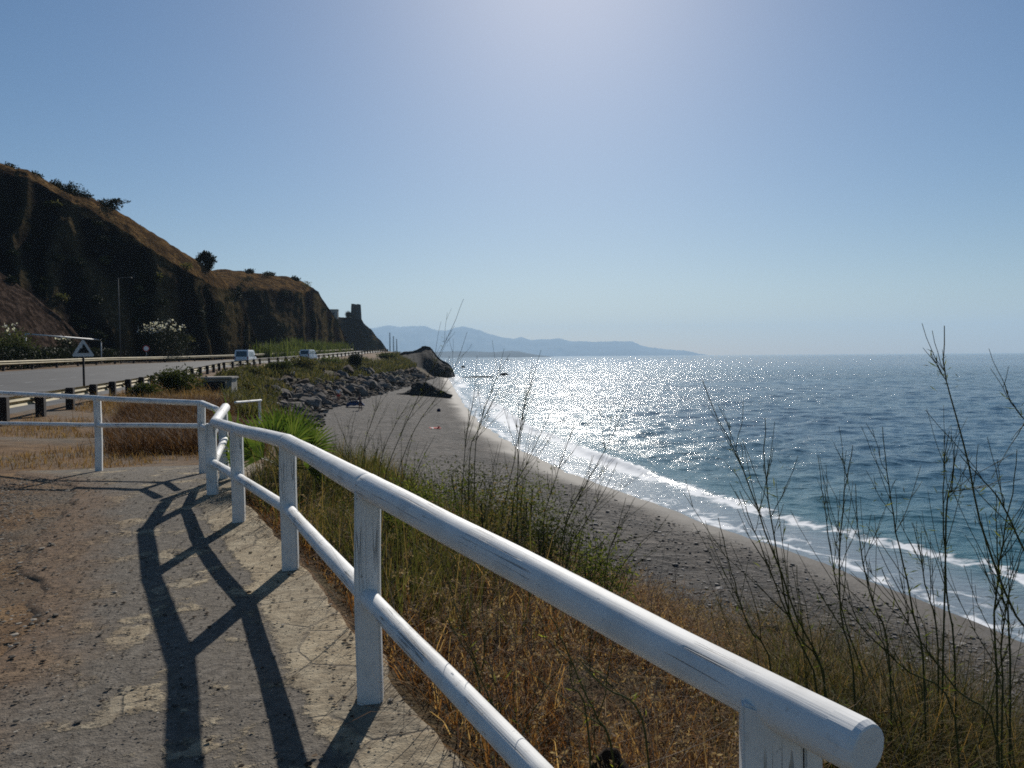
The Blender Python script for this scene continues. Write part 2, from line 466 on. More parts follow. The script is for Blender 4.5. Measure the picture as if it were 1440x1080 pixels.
def mat_sea():
    n = NT('sea_water')
    v = n.coord()
    sh = n.attr('shore'); 
    amp = n.attr('near')
    mp = n.n('Mapping', {'Vector': n.n('TexCoord').outputs['Object'], 'Rotation': (0, 0, .35), 'Scale': (.55, 1.0, 1)}).outputs[0]
    # patches of wind on the water, then chop and ripples
    h1 = n.noise(mp, .9, 4, .6, .4)
    h2 = n.noise(mp, 4.2, 4, .62, .3)
    wind = n.ramp(n.noise(n.coord('Object', (.12, 1, 1)), .035, 4, .6), [(.35, .45), (.65, 1.0)])
    far = n.math('SUBTRACT', 2.05, n.math('MULTIPLY', amp, 1.1))
    nb = n.bump(h1, n.math('MULTIPLY', n.math('MULTIPLY', wind, far), .27), 1.0)
    nb = n.bump(h2, n.math('MULTIPLY', n.math('MULTIPLY', wind, far), .075), 1.0, nb)
    deep = n.ramp(n.noise(n.coord('Object', (.25, 1, 1)), .03, 4), [(.3, (.010, .050, .085)), (.7, (.015, .075, .115))])
    shallow = n.ramp(sh, [(0, 1.0), (.12, .75), (.5, 0.0)])
    col = n.mix(shallow, deep, (.035, .12, .13))
    # foam lace from the waterline outwards
    vf = n.coord('Object', (1, 1, 1))
    lace = n.n('TexVoronoi', {'Vector': n.n('VectorMath', {0: vf, 1: n.n('TexNoise', {'Vector': vf, 'Scale': .8, 'Detail': 4}).outputs['Color']}, operation='ADD').outputs[0], 'Scale': 1.1}, feature='DISTANCE_TO_EDGE').outputs['Distance']
    lace = n.ramp(lace, [(.0, 1.0), (.22, 0.0)])
    fn = n.noise(vf, .6, 6, .7)
    band = n.attr('foam')
    fm = n.math('ADD', n.math('MULTIPLY', band, 1.15), n.math('ADD', n.math('MULTIPLY', lace, .3), n.math('MULTIPLY', n.math('SUBTRACT', fn, .5), 1.1)))
    foam = n.ramp(fm, [(.62, 0.0), (.88, 1.0)])
    foam = n.math('MULTIPLY', foam, n.ramp(band, [(.05, 0.0), (.3, 1.0)]))
    wa = n.n('BsdfPrincipled', {'Base Color': col, 'Roughness': .045, 'IOR': 1.333, 'Normal': nb, 'Specular IOR Level': .5}).outputs[0]
    wb = n.n('BsdfPrincipled', {'Base Color': col, 'Roughness': .17, 'IOR': 1.333, 'Normal': nb, 'Specular IOR Level': .5}).outputs[0]
    water = n.n('MixShader', {0: .28, 1: wa, 2: wb}).outputs[0]
    white = n.bsdf((.72, .74, .76), .8, n.bump(fn, .1, .6), 0, .2)
    thin = n.bsdf(n.mix(.5, (.17, .165, .16), (.30, .32, .34)), .12, n.bump(h2, .05, .6), 0, .5)
    sheet = n.ramp(sh, [(.0, 1.0), (.045, .9), (.10, 0.0)])
    w2 = n.n('MixShader', {0: n.math('MULTIPLY', sheet, .8), 1: water, 2: thin}).outputs[0]
    return n.done(n.n('MixShader', {0: foam, 1: w2, 2: white}).outputs[0])

M_dirt, M_bank, M_beach, M_path, M_road, M_hill, M_sea = mat_dirt(), mat_bank(), mat_beach(), mat_path(), mat_road(), mat_hill(), mat_sea()
M_boulder = mat_rock('pale_riprap', (.10, .09, .082), (.22, .20, .18))
M_brownrock = mat_rock('brown_rock', (.065, .046, .034), (.15, .11, .08))
M_dark = mat_rock('black_rock', (.025, .024, .024), (.06, .056, .052), .8)

# ------------------------------------------------------------------ ground sheets
def ystations(y0, y1):
    out = [y0]
    while out[-1] < y1: out.append(out[-1] + max(.09, .011 * abs(out[-1])))
    return np.array(out)

def strip(name, ki, kj, cols, mat, y0, y1, ys=None, attr_fn=None, kind='structure', dz=0.0, pow_=1.0):
    Y = ystations(y0, y1) if ys is None else ys
    KX, _ = keys(Y)
    a, b = KX[ki], KX[kj]
    t = np.linspace(0, 1, cols) ** pow_
    X = a[:, None] + (b - a)[:, None] * t
    YY = np.repeat(Y[:, None], cols, 1)
    Z = height(X, YY) + dz
    o = mk(name, np.stack([X, YY, Z], -1).reshape(-1, 3), grid_faces(len(Y), cols)[:, ::1], mat, None, True,
           attr_fn(X, YY, KX) if attr_fn else None)
    return tag(o, kind=kind)

YS = ystations(-6, 600)
strip('ground', 0, 3, 46, M_dirt, -6, 600, YS, pow_=.6)
strip('road', 3, 4, 14, M_road, -6, 600, YS)
strip('verge', 4, 6, 90, M_dirt, -6, 600, YS)
strip('bank', 6, 11, 90, M_bank, -6, 600, YS)
KP = hit(1000, 832)
def beach_attrs(X, Y, KX):
    d = KX[13][:, None] - X
    wob = fbm(X * .25, Y * .25, 4, 33) * 2.2
    wet = 1 - sstep(.8, 2.8, d + wob * .7)
    kelp = np.exp(-(((X - KP[0]) / 4.5) ** 2 + ((Y - KP[1]) / 4.2) ** 2)) * 2.0 + .9 * np.exp(-((d - 4.2 - wob * .8) / .45) ** 2) + .7 * np.exp(-((d - 8.0 - wob * 1.4) / .7) ** 2) * (vnoise(X * .2, Y * .2, 19) > .4)
    return {'wet': wet.ravel(), 'kelp': np.clip(kelp, 0, 1).ravel()}
strip('beach', 11, 13, 110, M_beach, -6, 600, YS, beach_attrs)
strip('seabed', 13, 15, 24, M_beach, -6, 600, YS, lambda X, Y, K: {'wet': np.ones(X.size), 'kelp': np.zeros(X.size)})

# the painted edge lines and centre line of the road
def road_line(name, f0, f1, y0, y1, dash=None):
    Y = np.arange(y0, y1, 1.5)
    r0, z0 = c_r0(Y); r1, z1 = c_r1(Y)
    V, F = [], []
    L = np.stack([r0 + (r1 - r0) * f0, Y, z0 + (z1 - z0) * f0 + .006], 1)
    R = np.stack([r0 + (r1 - r0) * f1, Y, z0 + (z1 - z0) * f1 + .006], 1)
    V = np.stack([L, R], 1).reshape(-1, 3)
    F = np.array([[2 * i, 2 * i + 1, 2 * i + 3, 2 * i + 2] for i in range(len(Y) - 1) if not dash or i % dash == 0])
    o = mk(name, V, F, M_line, None); tag(o, kind='structure')
M_line = m_plain('road_paint', (.17, .17, .165), .7, var=.05)
road_line('road_markings', .86, .875, 5, 300)
road_line('road_markings', .12, .135, 5, 300)
road_line('road_markings', .493, .507, 5, 300, 3)

# the paved path along the railing, with a real edge
YP = np.concatenate([np.arange(-4, 12.6, .06)])
et, _ = c_et(YP)
pl = np.interp(YP, [-4, 0, 3, 4.3, 6.4, 9.0, 11.0, 11.8, 12.6], [-2.4, -2.4, -2.75, -3.0, -4.0, -5.2, -6.6, -7.6, -8.6])
jag = fbm(YP * 2.2, YP * 0, 4, 41) * .20 + .04
cols = 70
t = np.linspace(0, 1, cols)
PXX = pl[:, None] + (et - .06 + jag - pl)[:, None] * t
PYY = np.repeat(YP[:, None], cols, 1)
PXX = PXX + (fbm(PYY * 1.1, PYY * 0, 4, 44) * .9)[:, :1] * (1 - t) ** 3
PZ = height(np.minimum(PXX, et[:, None] - .02), PYY) + .024 + fbm(PXX * 3, PYY * 3, 3, 50) * .012 - .07 * np.clip(1 - t / .07, 0, 1)[None]
V = np.stack([PXX, PYY, PZ], -1)
skirt = V[:, -1:].copy(); skirt[:, :, 2] -= .22; skirt[:, :, 0] += .01
V = np.concatenate([V, skirt], 1)
ed = np.concatenate([et[:, None] - PXX, et[:, None] * 0], 1)
lf = np.concatenate([np.clip(1 - (PXX - pl[:, None]) / 1.0, 0, 1), et[:, None] * 0], 1)
tag(mk('path', V.reshape(-1, 3), grid_faces(len(YP), cols + 1), M_path, None, True, {'edge': ed.ravel(), 'left': lf.ravel()}), kind='structure')

# ------------------------------------------------------------------ sea
def build_sea():
    Y = [9.0]
    while Y[-1] < 18500: Y.append(Y[-1] * (1.0042 if Y[-1] < 700 else 1.012 if Y[-1] < 3000 else 1.04))
    Y = np.array(Y)
    w, _ = c_w(Y)
    dw = np.gradient(w, Y); cs = 1 / np.sqrt(1 + np.clip(dw, -1.2, 1.2) ** 2)
    NC = 460
    u = np.linspace(0, 1, NC)
    smax = .80 * Y + 45 - w * 0 + np.maximum(0, -w)
    s = np.minimum(.16 * (u * NC), 1e9)[None] * 0 + (u[None] * np.minimum(60, smax[:, None] * .5) + u[None] ** 3 * np.maximum(smax[:, None] - 60, smax[:, None] * .5)) - 1.6
    X = w[:, None] + s
    YY = np.repeat(Y[:, None], NC, 1)
    sh = s * cs[:, None]
    Z = np.zeros_like(X)
    r2 = np.random.default_rng(5)
    dY = np.gradient(Y)[:, None]
    fade = sstep(0.5, 9, sh)
    for i in range(46):
        L = 0.55 * (7 / .55) ** r2.uniform(0, 1)
        th = r2.normal(PI * .5 + .35, .75)
        k = 2 * PI / L
        a = .0046 * L ** .85
        keep = sstep(2.2, 4.5, L / dY) * sstep(2.2, 4.5, L / np.gradient(s, axis=1))
        ph = k * (X * math.cos(th) + YY * math.sin(th)) + r2.uniform(0, 6.28)
        Z += keep * a * (np.sin(ph) + .25 * np.sin(2 * ph + 1))
    Z *= fade
    # the small breaker along the beach
    off = 4.0 + fbm(YY * .05, YY * 0, 3, 61) * 4.5
    br = np.clip(sstep(.35, .75, vnoise(YY * .07, YY * 0 + 3.3, 63)) + .25, 0, 1) * (1 - sstep(60, 120, YY)) * (.55 + .45 * sstep(20, 32, YY))
    q = (sh - off)
    Z += br * .34 * np.where(q > 0, np.exp(-(q / 1.3) ** 2), np.exp(-(q / .38) ** 2))
    Z += .05 * (1 - fade) * fbm(X * .5, YY * .5, 3, 70)
    wid = 1.5 + fbm(YY * .08, YY * 0 + 5, 3, 66) * 1.6 + sstep(30, 90, YY) * 1.6
    foam = np.exp(-((sh - off + .5) / (.6 + .006 * YY)) ** 2) * (.45 + .65 * br) + .36 * (1 - sstep(wid * .6, wid * 1.3, sh)) * sstep(-.6, .5, sh + fbm(X, YY, 3, 68))
    line = np.exp(-((sh - .25 - fbm(X * .4, YY * .4, 3, 71) * 1.2) / (.22 + .006 * YY)) ** 2) * .55
    foam = np.clip(np.maximum(foam, line), 0, 1) * (1 - sstep(300, 500, YY))
    V = np.stack([X, YY, Z + SEA + .02], -1)
    o = mk('sea', V.reshape(-1, 3), grid_faces(len(Y), NC), M_sea, None, True,
           {'shore': np.clip(sh / 40, 0, 1).ravel(), 'foam': foam.ravel(), 'near': np.clip(60 / YY, 0, 1).ravel()})
    tag(o, kind='structure')
build_sea()

# ------------------------------------------------------------------ hills
def hill(name, ridge, base, mat, amp=2.0, rib=1.0, seed=0, nc=200, r1=46, r2=16, bulge=.12, back=(30, -14), top_amp=.5):
    """ridge rows: px, py, depth, band height in px, band run in metres; base rows: px, depth"""
    R = np.array(ridge, float); B = np.array(base, float)
    px = np.linspace(R[0, 0], R[-1, 0], nc)
    py, d, bd, run = [np.interp(px, R[:, 0], R[:, i]) for i in (1, 2, 3, 4)]
    py = py + fbm(px * .06, px * 0, 4, seed) * 7
    dbase = np.interp(px, B[:, 0], B[:, 1])
    P0 = []
    for a, b in zip(px, dbase):
        r = ray(a, 500); x = r[0] * b
        P0.append((x, b, hz(x, b) - .8))
    P0 = np.array(P0)
    PR = np.array([U(a, b, c) for a, b, c in zip(px, py, d)])
    PE = np.array([U(a, b + e, c - f) for a, b, c, e, f in zip(px, py, d, bd, run)])
    PE[:, 2] = np.maximum(PE[:, 2], P0[:, 2] + .2)
    arc = np.concatenate([[0], np.cumsum(np.linalg.norm(np.diff(PR[:, :2], axis=0), axis=1))])
    outd = np.array([.45, -.89, .1])
    rows, gr, rb = [], [], []
    for v in np.linspace(0, 1, r1):
        P = P0 + (PE - P0) * v
        P = P + outd * (bulge * (PE - P0)[:, 2:3] * math.sin(v * PI) ** .8)
        hgt = (PE - P0)[:, 2] * v
        warp = fbm(arc * .08, hgt * .12, 3, seed + 4) * 6
        ridged = 1 - 2 * np.abs(vnoise((arc + warp) * .22, hgt * .035, seed + 2) - .5)
        ridged2 = 1 - 2 * np.abs(vnoise((arc + warp) * .6, hgt * .07, seed + 7) - .5)
        env = min(1, v * 5) * (1 - .75 * sstep(.8, 1, v))
        disp = amp * env * ((ridged - .55) * rib * 1.2 + (ridged2 - .5) * .5 * rib + fbm(arc * .12, hgt * .15, 4, seed + 1) * 1.6 + fbm(arc * .6, hgt * .6, 4, seed + 3) * .6)
        bw = sstep(5, 14, bd)
        rows.append(P + outd * disp[:, None]); gr.append(bw * float(sstep(.8, 1.0, v)) * .5); rb.append(np.clip((ridged - .62) * 2.6, 0, 1) * sstep(.1, .9, np.linspace(0, 1, nc)))
    for v in np.linspace(0, 1, r2)[1:]:
        P = PE + (PR - PE) * v
        P[:, 2] += math.sin(v * PI) * .5 + fbm(arc * .25, np.full(nc, v * 4.0), 4, seed + 6) * top_amp
        rows.append(P); gr.append(bw * (.5 + .5 * min(1, v * 3)) + (1 - bw) * .3); rb.append(np.zeros(nc))
    for k in (.12, .35, .7, 1.0):
        P = PR.copy(); P[:, 1] += back[0] * k; P[:, 0] -= back[0] * .3 * k; P[:, 2] += back[1] * k * k
        rows.append(P); gr.append(np.ones(nc)); rb.append(np.zeros(nc))
    V = np.stack(rows, 0)
    o = mk(name, V.reshape(-1, 3), grid_faces(len(rows), nc), mat, None, True, {'grass': np.array(gr).ravel(), 'rib': np.array(rb).ravel()})
    return tag(o, kind='structure')

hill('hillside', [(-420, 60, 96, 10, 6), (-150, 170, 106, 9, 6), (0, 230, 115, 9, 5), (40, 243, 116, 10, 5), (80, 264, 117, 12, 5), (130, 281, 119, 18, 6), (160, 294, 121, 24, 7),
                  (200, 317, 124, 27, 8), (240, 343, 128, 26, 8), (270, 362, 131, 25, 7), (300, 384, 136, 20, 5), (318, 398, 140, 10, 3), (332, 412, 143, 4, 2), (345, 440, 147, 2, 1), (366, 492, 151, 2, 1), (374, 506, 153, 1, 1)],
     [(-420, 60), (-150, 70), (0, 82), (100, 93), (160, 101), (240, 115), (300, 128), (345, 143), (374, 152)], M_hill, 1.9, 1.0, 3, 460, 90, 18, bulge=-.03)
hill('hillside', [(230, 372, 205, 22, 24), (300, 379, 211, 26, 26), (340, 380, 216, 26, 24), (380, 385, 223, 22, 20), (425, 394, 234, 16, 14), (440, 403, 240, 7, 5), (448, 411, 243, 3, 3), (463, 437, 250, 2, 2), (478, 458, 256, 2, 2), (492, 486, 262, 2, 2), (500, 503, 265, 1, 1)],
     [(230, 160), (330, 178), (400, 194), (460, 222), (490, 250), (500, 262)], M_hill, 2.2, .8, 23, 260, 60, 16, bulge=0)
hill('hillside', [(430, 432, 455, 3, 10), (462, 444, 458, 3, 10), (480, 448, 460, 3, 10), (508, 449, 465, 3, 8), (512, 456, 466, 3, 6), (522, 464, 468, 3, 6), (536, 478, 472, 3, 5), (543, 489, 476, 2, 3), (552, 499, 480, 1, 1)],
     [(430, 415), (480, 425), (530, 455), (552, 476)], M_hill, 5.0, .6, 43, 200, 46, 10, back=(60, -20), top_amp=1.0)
# the debris slope at the foot of the hill
hill('talus_slope', [(-200, 372, 80, 3, 1), (-60, 380, 84, 3, 1), (0, 388, 87, 3, 1), (45, 418, 89, 3, 1), (80, 446, 91, 3, 1), (112, 478, 93, 2, 1), (135, 500, 94, 1, .5)],
     [(-200, 64), (0, 75), (135, 90)], None, 2.4, .7, 71, 150, 44, 6, back=(14, -6))
hill('headland', [(540, 503, 205, 1, 1), (556, 499, 215, 2, 1), (572, 496, 222, 2, 1), (584, 493, 226, 2, 1), (594, 490, 228, 2, 1), (605, 491, 229, 2, 1), (612, 497, 230, 2, 1), (622, 508, 231, 1, 1), (631, 515, 231, 1, 1), (637, 523, 231, 1, .5), (640, 530, 231, 1, .5)],
     [(540, 190), (572, 203), (600, 214), (625, 222), (640, 227)], M_dark, 1.3, .7, 83, 150, 50, 6, bulge=.10, back=(16, -8))
M_talus = NT('reddish_scree')
_v = M_talus.coord(); _f = M_talus.noise(_v, 1.3, 7, .7)
M_talus = M_talus.done(M_talus.bsdf(M_talus.ramp(_f, [(.32, (.010, .008, .007)), (.5, (.040, .028, .022)), (.62, (.10, .07, .055)), (.8, (.05, .045, .02))]), .95, M_talus.bump(_f, .4, .9), 0, 0))
bpy.data.objects['talus_slope'].data.materials.append(M_talus)

# far ranges across the bay
def mat_far(name, col):
    n = NT(name)
    c = n.ramp(n.noise(n.coord(), .0015, 6), [(.3, tuple(x * .7 for x in col)), (.7, tuple(x * 1.3 for x in col))])
    return n.done(n.bsdf(c, 1.0, None, 0, 0))
M_far = mat_far('haze_paled_mountain', (.16, .18, .19))  # part of the haze is put into this colour: paler and bluer
def mountain(name, pts, depth, thick, seed, rough):
    R = np.array(pts, float)
    px = np.linspace(R[0, 0], R[-1, 0], 420)
    py = np.interp(px, R[:, 0], R[:, 1]) + fbm(px * .045, px * 0, 4, seed) * rough
    d = depth + fbm(px * .01, px * 0, 3, seed + 2) * thick * .3
    top = np.array([U(a, b, c) for a, b, c in zip(px, py, d)])
    top[:, 2] = np.maximum(top[:, 2], SEA - 1)
    rows = []
    for v in np.linspace(0, 1, 16):
        P = top.copy()
        P[:, 1] = d - (1 - v) * thick + fbm(px * .05, np.full(len(px), v * 3), 3, seed + 4) * thick * .25 * (1 - v)
        P[:, 0] = top[:, 0] * P[:, 1] / d
        P[:, 2] = SEA - 1 + (top[:, 2] - SEA + 1) * v ** .8 + fbm(px * .09, np.full(len(px), v * 5), 4, seed + 6) * (top[:, 2] - SEA) * .3 * math.sin(v * PI)
        rows.append(P)
    for k in (.3, .7, 1):
        P = top.copy(); P[:, 1] += thick * k; P[:, 2] = top[:, 2] + (SEA - 5 - top[:, 2]) * k
        rows.append(P)
    tag(mk(name, np.stack(rows).reshape(-1, 3), grid_faces(len(rows), len(px)), M_far, None, True), kind='structure')
mountain('mountains', [(330, 470), (420, 466), (500, 463), (528, 461), (545, 458), (560, 460), (580, 457), (600, 459), (615, 465), (628, 466), (640, 460), (650, 458), (662, 460), (675, 464), (690, 470), (705, 474), (722, 476), (732, 473),
                       (745, 478), (762, 477), (785, 475), (800, 480), (830, 482), (865, 480), (890, 481), (905, 486), (930, 490), (945, 492), (965, 494), (985, 498), (1002, 502)], 16000, 1800, 91, 5.0)
mountain('coastal_hills', [(400, 497), (520, 494), (600, 495), (640, 494), (700, 495), (716, 494), (730, 494), (742, 497), (760, 500), (790, 503)], 5200, 700, 97, 1.4)

# ------------------------------------------------------------------ air, sky and sun
SUN_AZ, SUN_EL = math.radians(4.0), math.radians(31.5)
w = bpy.data.worlds.new('World'); sc.world = w; w.use_nodes = True
nt = w.node_tree; nt.nodes.clear()
sky = nt.nodes.new('ShaderNodeTexSky'); sky.sky_type = 'NISHITA'; sky.sun_disc = False
sky.sun_elevation = SUN_EL; sky.sun_rotation = SUN_AZ
sky.altitude = 0; sky.air_density = 1.0; sky.dust_density = 0.5; sky.ozone_density = 3.6
bg = nt.nodes.new('ShaderNodeBackground'); bg.inputs[1].default_value = SKY_STRENGTH
wo = nt.nodes.new('ShaderNodeOutputWorld')
hs = nt.nodes.new('ShaderNodeHueSaturation'); hs.inputs['Saturation'].default_value = 1.24
nt.links.new(sky.outputs[0], hs.inputs['Color']); nt.links.new(hs.outputs[0], bg.inputs[0]); nt.links.new(bg.outputs[0], wo.inputs[0])
sl = bpy.data.lights.new('sun', 'SUN'); sl.energy = SUN_STRENGTH; sl.angle = math.radians(.53); sl.color = (1, .95, .87)
so = bpy.data.objects.new('sun', sl); COL.objects.link(so)
sd = Vector((math.sin(SUN_AZ) * math.cos(SUN_EL), math.cos(SUN_AZ) * math.cos(SUN_EL), math.sin(SUN_EL)))
so.rotation_euler = sd.to_track_quat('Z', 'Y').to_euler()
so.location = sd * 200
sc.view_settings.view_transform = 'Standard'; sc.view_settings.look = 'None'
sc.view_settings.exposure = EXPOSURE; sc.view_settings.gamma = 1

hm = bpy.data.materials.new('sea_haze'); hm.use_nodes = True
hm.node_tree.nodes.clear()
ho = hm.node_tree.nodes.new('ShaderNodeOutputMaterial'); pv = hm.node_tree.nodes.new('ShaderNodeVolumePrincipled')
pv.inputs['Color'].default_value = (.58, .79, 1.0, 1); pv.inputs['Density'].default_value = HAZE; pv.inputs['Anisotropy'].default_value = .1
hm.node_tree.links.new(pv.outputs[0], ho.inputs[1])
if HAZE > 0:
    hb = box_obj('haze', (44000, 19600, 760), (0, 19600 / 2 - 300, -14 + 380), hm); tag(hb, kind='stuff')

sc.cycles.max_bounces = 6; sc.cycles.diffuse_bounces = 2; sc.cycles.filter_width = 1.75; sc.cycles.glossy_bounces = 3; sc.cycles.transmission_bounces = 4
sc.cycles.volume_bounces = 1; w.cycles.sampling_method = 'NONE'; sc.cycles.transparent_max_bounces = 8
sc.cycles.caustics_reflective = False; sc.cycles.caustics_refractive = False
sc.cycles.sample_clamp_indirect = 6
sc.cycles.use_denoising = DENOISE; sc.cycles.denoising_prefilter = 'NONE'; sc.cycles.use_adaptive_sampling = False
# ------------------------------------------------------------------ white wooden railings
M_rail = m_wood_paint('white_painted_log', (1.3, 52, 52))
M_post = m_wood_paint('white_painted_post', (40, 40, 1.5))

def log(name, A, B, ra, rb, parent, seed=0, endA='dome', endB='dome', sag=0.0):
    A, B = np.array(A, float), np.array(B, float)
    L = np.linalg.norm(B - A)
    n, S = max(8, int(L / .05)), 28
    def ends(kind, r):
        return [(.8 * r, .0), (.45 * r, .62 * r), (.2 * r, .86 * r), (0.0, r)] if kind == 'dome' else [(.014, .84 * r), (.012, .93 * r), (.0, r)]
    xs, rs = [], []
    for o, r in ends(endA, ra): xs.append(-o if endA == 'dome' else -o); rs.append(max(r, 1e-3))
    for i in range(1, n): xs.append(L * i / n); rs.append(ra + (rb - ra) * i / n)
    for o, r in reversed(ends(endB, rb)): xs.append(L + o); rs.append(max(r, 1e-3))
    xs, rs = np.array(xs), np.array(rs)
    an = np.arange(S) * 2 * PI / S
    wob = 1 + .05 * fbm(xs[:, None] * 2.5 + 0 * an, np.cos(an)[None] * 1.2 + 5 + 0 * xs[:, None], 3, seed) + .035 * fbm(xs[:, None] * 1.0 + 0 * an, np.sin(an * 2)[None] * 2 + 9 + 0 * xs[:, None], 2, seed + 1)
    bend = .010 * fbm(xs * .9, xs * 0, 2, seed + 3) * np.clip(xs * (L - xs), 0, 1)
    V = np.stack([np.repeat(xs[:, None], S, 1), rs[:, None] * np.cos(an) * wob, rs[:, None] * np.sin(an) * wob + bend[:, None]], -1)
    i = np.arange((len(xs) - 1) * S).reshape(-1, S)
    F = [np.stack([i, np.roll(i, -1, 1), np.roll(i, -1, 1) + S, i + S], -1).reshape(-1, 4), np.arange(S)[None, ::-1], (len(xs) - 1) * S + np.arange(S)[None]]
    o = mk(name, V.reshape(-1, 3), F, M_rail, None, True)
    me = o.data
    sm = np.ones(len(me.polygons), bool); sm[-2:] = False
    if endB != 'dome': sm[len(sm) - 2 - 3 * S:] = False
    me.polygons.foreach_set('use_smooth', sm)
    q = Vector(B - A).to_track_quat('X', 'Z')
    m = Matrix.Translation(Vector(A)) @ q.to_matrix().to_4x4()
    o.parent = parent; o.matrix_parent_inverse = parent_inv(parent); o.matrix_basis = m
    return o

def parent_inv(p):
    return (Matrix.Translation(p.location) @ p.rotation_euler.to_matrix().to_4x4()).inverted()

def post(name, x, y, z0, z1, w, rz, parent, split=False):
    bm = bmesh.new()
    h = z1 - z0
    if split:
        bm_box(bm, (w * .76, w * .62, h), (-w * .12, 0, h / 2), 0, .005)
        bm_box(bm, (w * .22, w * .55, h - .01), (w * .40, .004, h / 2 - .005), 0, .004)
        for v in bm.verts:
            if v.co.z > h / 2: v.co.z -= .045 * max(0, v.co.x / w + .42)
    else:
        bm_box(bm, (w, w, h), (0, 0, h / 2), 0, .010)
    bmesh.ops.subdivide_edges(bm, edges=[e for e in bm.edges if abs(e.verts[0].co.z - e.verts[1].co.z) > .3], cuts=8)
    for v in bm.verts:
        v.co.x += .004 * math.sin(v.co.z * 5 + x * 7); v.co.y += .003 * math.sin(v.co.z * 7 + y * 5)
    o = bm_obj(name, bm, M_post)
    o.parent = parent; o.matrix_parent_inverse = parent_inv(parent)
    o.matrix_basis = Matrix.Translation((x, y, z0)) @ Matrix.Rotation(rz, 4, 'Z')
    return o

T = [U(1212, 1051, 1.35), U(517, 684, 3.52), U(404, 621, 5.75), U(335, 604, 7.3), U(302, 594, 8.6), U(317, 573, 9.9)]
Lr = [U(1095, 1440, 1.47), U(516, 838, 3.52), U(406, 717, 5.75), U(334, 671, 7.3), U(300, 651, 8.6), U(316, 618, 9.9)]
f1 = thing('white_railing', 'white painted log railing with two rails running beside the stone path', 'railing', (T[1][0], T[1][1], 0))
radT = [.0505, .060, .057, .054, .054, .056]
for i in range(5):
    a, b = T[i + 1], T[i]
    log('top_rail', a, b, radT[i + 1], radT[i], f1, 100 + i, 'dome', 'cut' if i == 0 else 'dome')
Lr[0] = U(1120, 1470, 1.43)
for i in range(5):
    log('lower_rail', Lr[i + 1], Lr[i], .043, .045, f1, 120 + i)
PW = [.150, .117, .118, .112, .115, .11]
PD = [(1095, 1.525), (518, 3.55), (408, 5.79), (337, 7.33), (301, 8.64), (318, 9.95)]
for i, (px, d) in enumerate(PD):
    p = U(px, 800, d)
    z1 = .928 if i == 0 else T[i][2] - .015
    x, y = p[0], p[1]
    g = hz(min(x, c_et(y)[0] - .02), y)
    post('post', x, y, g - .12, z1, PW[i], math.atan2(-x, y) * .62, f1, i == 0)

Q = [U(-260, 542, 19.0), U(-110, 547, 16.6), U(0, 552.5, 14.4), U(138, 560, 12.1), U(284, 567, 10.9), U(304, 575.5, 10.1)]
QL = [U(-260, 578, 19.0), U(-110, 588, 16.6), U(0, 595.5, 14.4), U(138, 598, 12.1), U(284, 599, 10.9), U(303, 606, 10.1)]
f2 = thing('white_railing', 'thinner white railing crossing behind the end of the path, in front of dry grass', 'railing', (Q[3][0], Q[3][1], 0))
for i in range(5):
    log('top_rail', Q[i], Q[i + 1], .040, .041, f2, 140 + i)
    log('lower_rail', QL[i], QL[i + 1], .036, .036, f2, 160 + i)
for i, (px, d) in enumerate([(-260, 19.03), (-110, 16.63), (138, 12.13), (284, 10.93)]):
    p = U(px, 600, d); k = [0, 1, 3, 4][i]
    post('post', p[0], p[1], hz(p[0], p[1]) - .1, Q[k][2] - .01, .10, math.atan2(-p[0], p[1]) * .62, f2)
h0, h1 = U(331, 566, 13.2), U(367, 563, 14.6)
f3 = thing('stair_handrail', 'short white handrail above the steps to the beach, behind the fan palm', 'handrail', (h0[0], h0[1], hz(h0[0], h0[1])))
log('rail', h0, h1, .021, .021, f3, 171)
for p in (h0 * .06 + h1 * .94,):
    post('post', p[0], p[1], hz(p[0], p[1]) - .15, p[2], .045, .2, f3)

# ------------------------------------------------------------------ guard rails, signs and lamp by the road
M_beam = m_plain('weathered_cream_steel', (.33, .27, .15), .7, .0, .16, 1.5, .2)
M_brown = m_plain('dark_brown_timber', (.030, .023, .020), .75, 0, .2, 4)
M_steel = m_plain('grey_galvanised_steel', (.30, .30, .30), .5, .35, .12, 3)
M_grey = m_plain('grey_sign_back', (.55, .55, .54), .5, 0, .05, 8)
M_black = m_plain('black_paint', (.012, .012, .013), .55, 0, .1, 5)
M_white = m_plain('white_paint', (.78, .78, .77), .4, 0, .03, 3, .5)
M_red = m_plain('red_paint', (.45, .03, .03), .45, 0, .06, 3)
M_conc = m_plain('grey_concrete', (.30, .28, .25), .9, 0, .18, 2.2, .1)

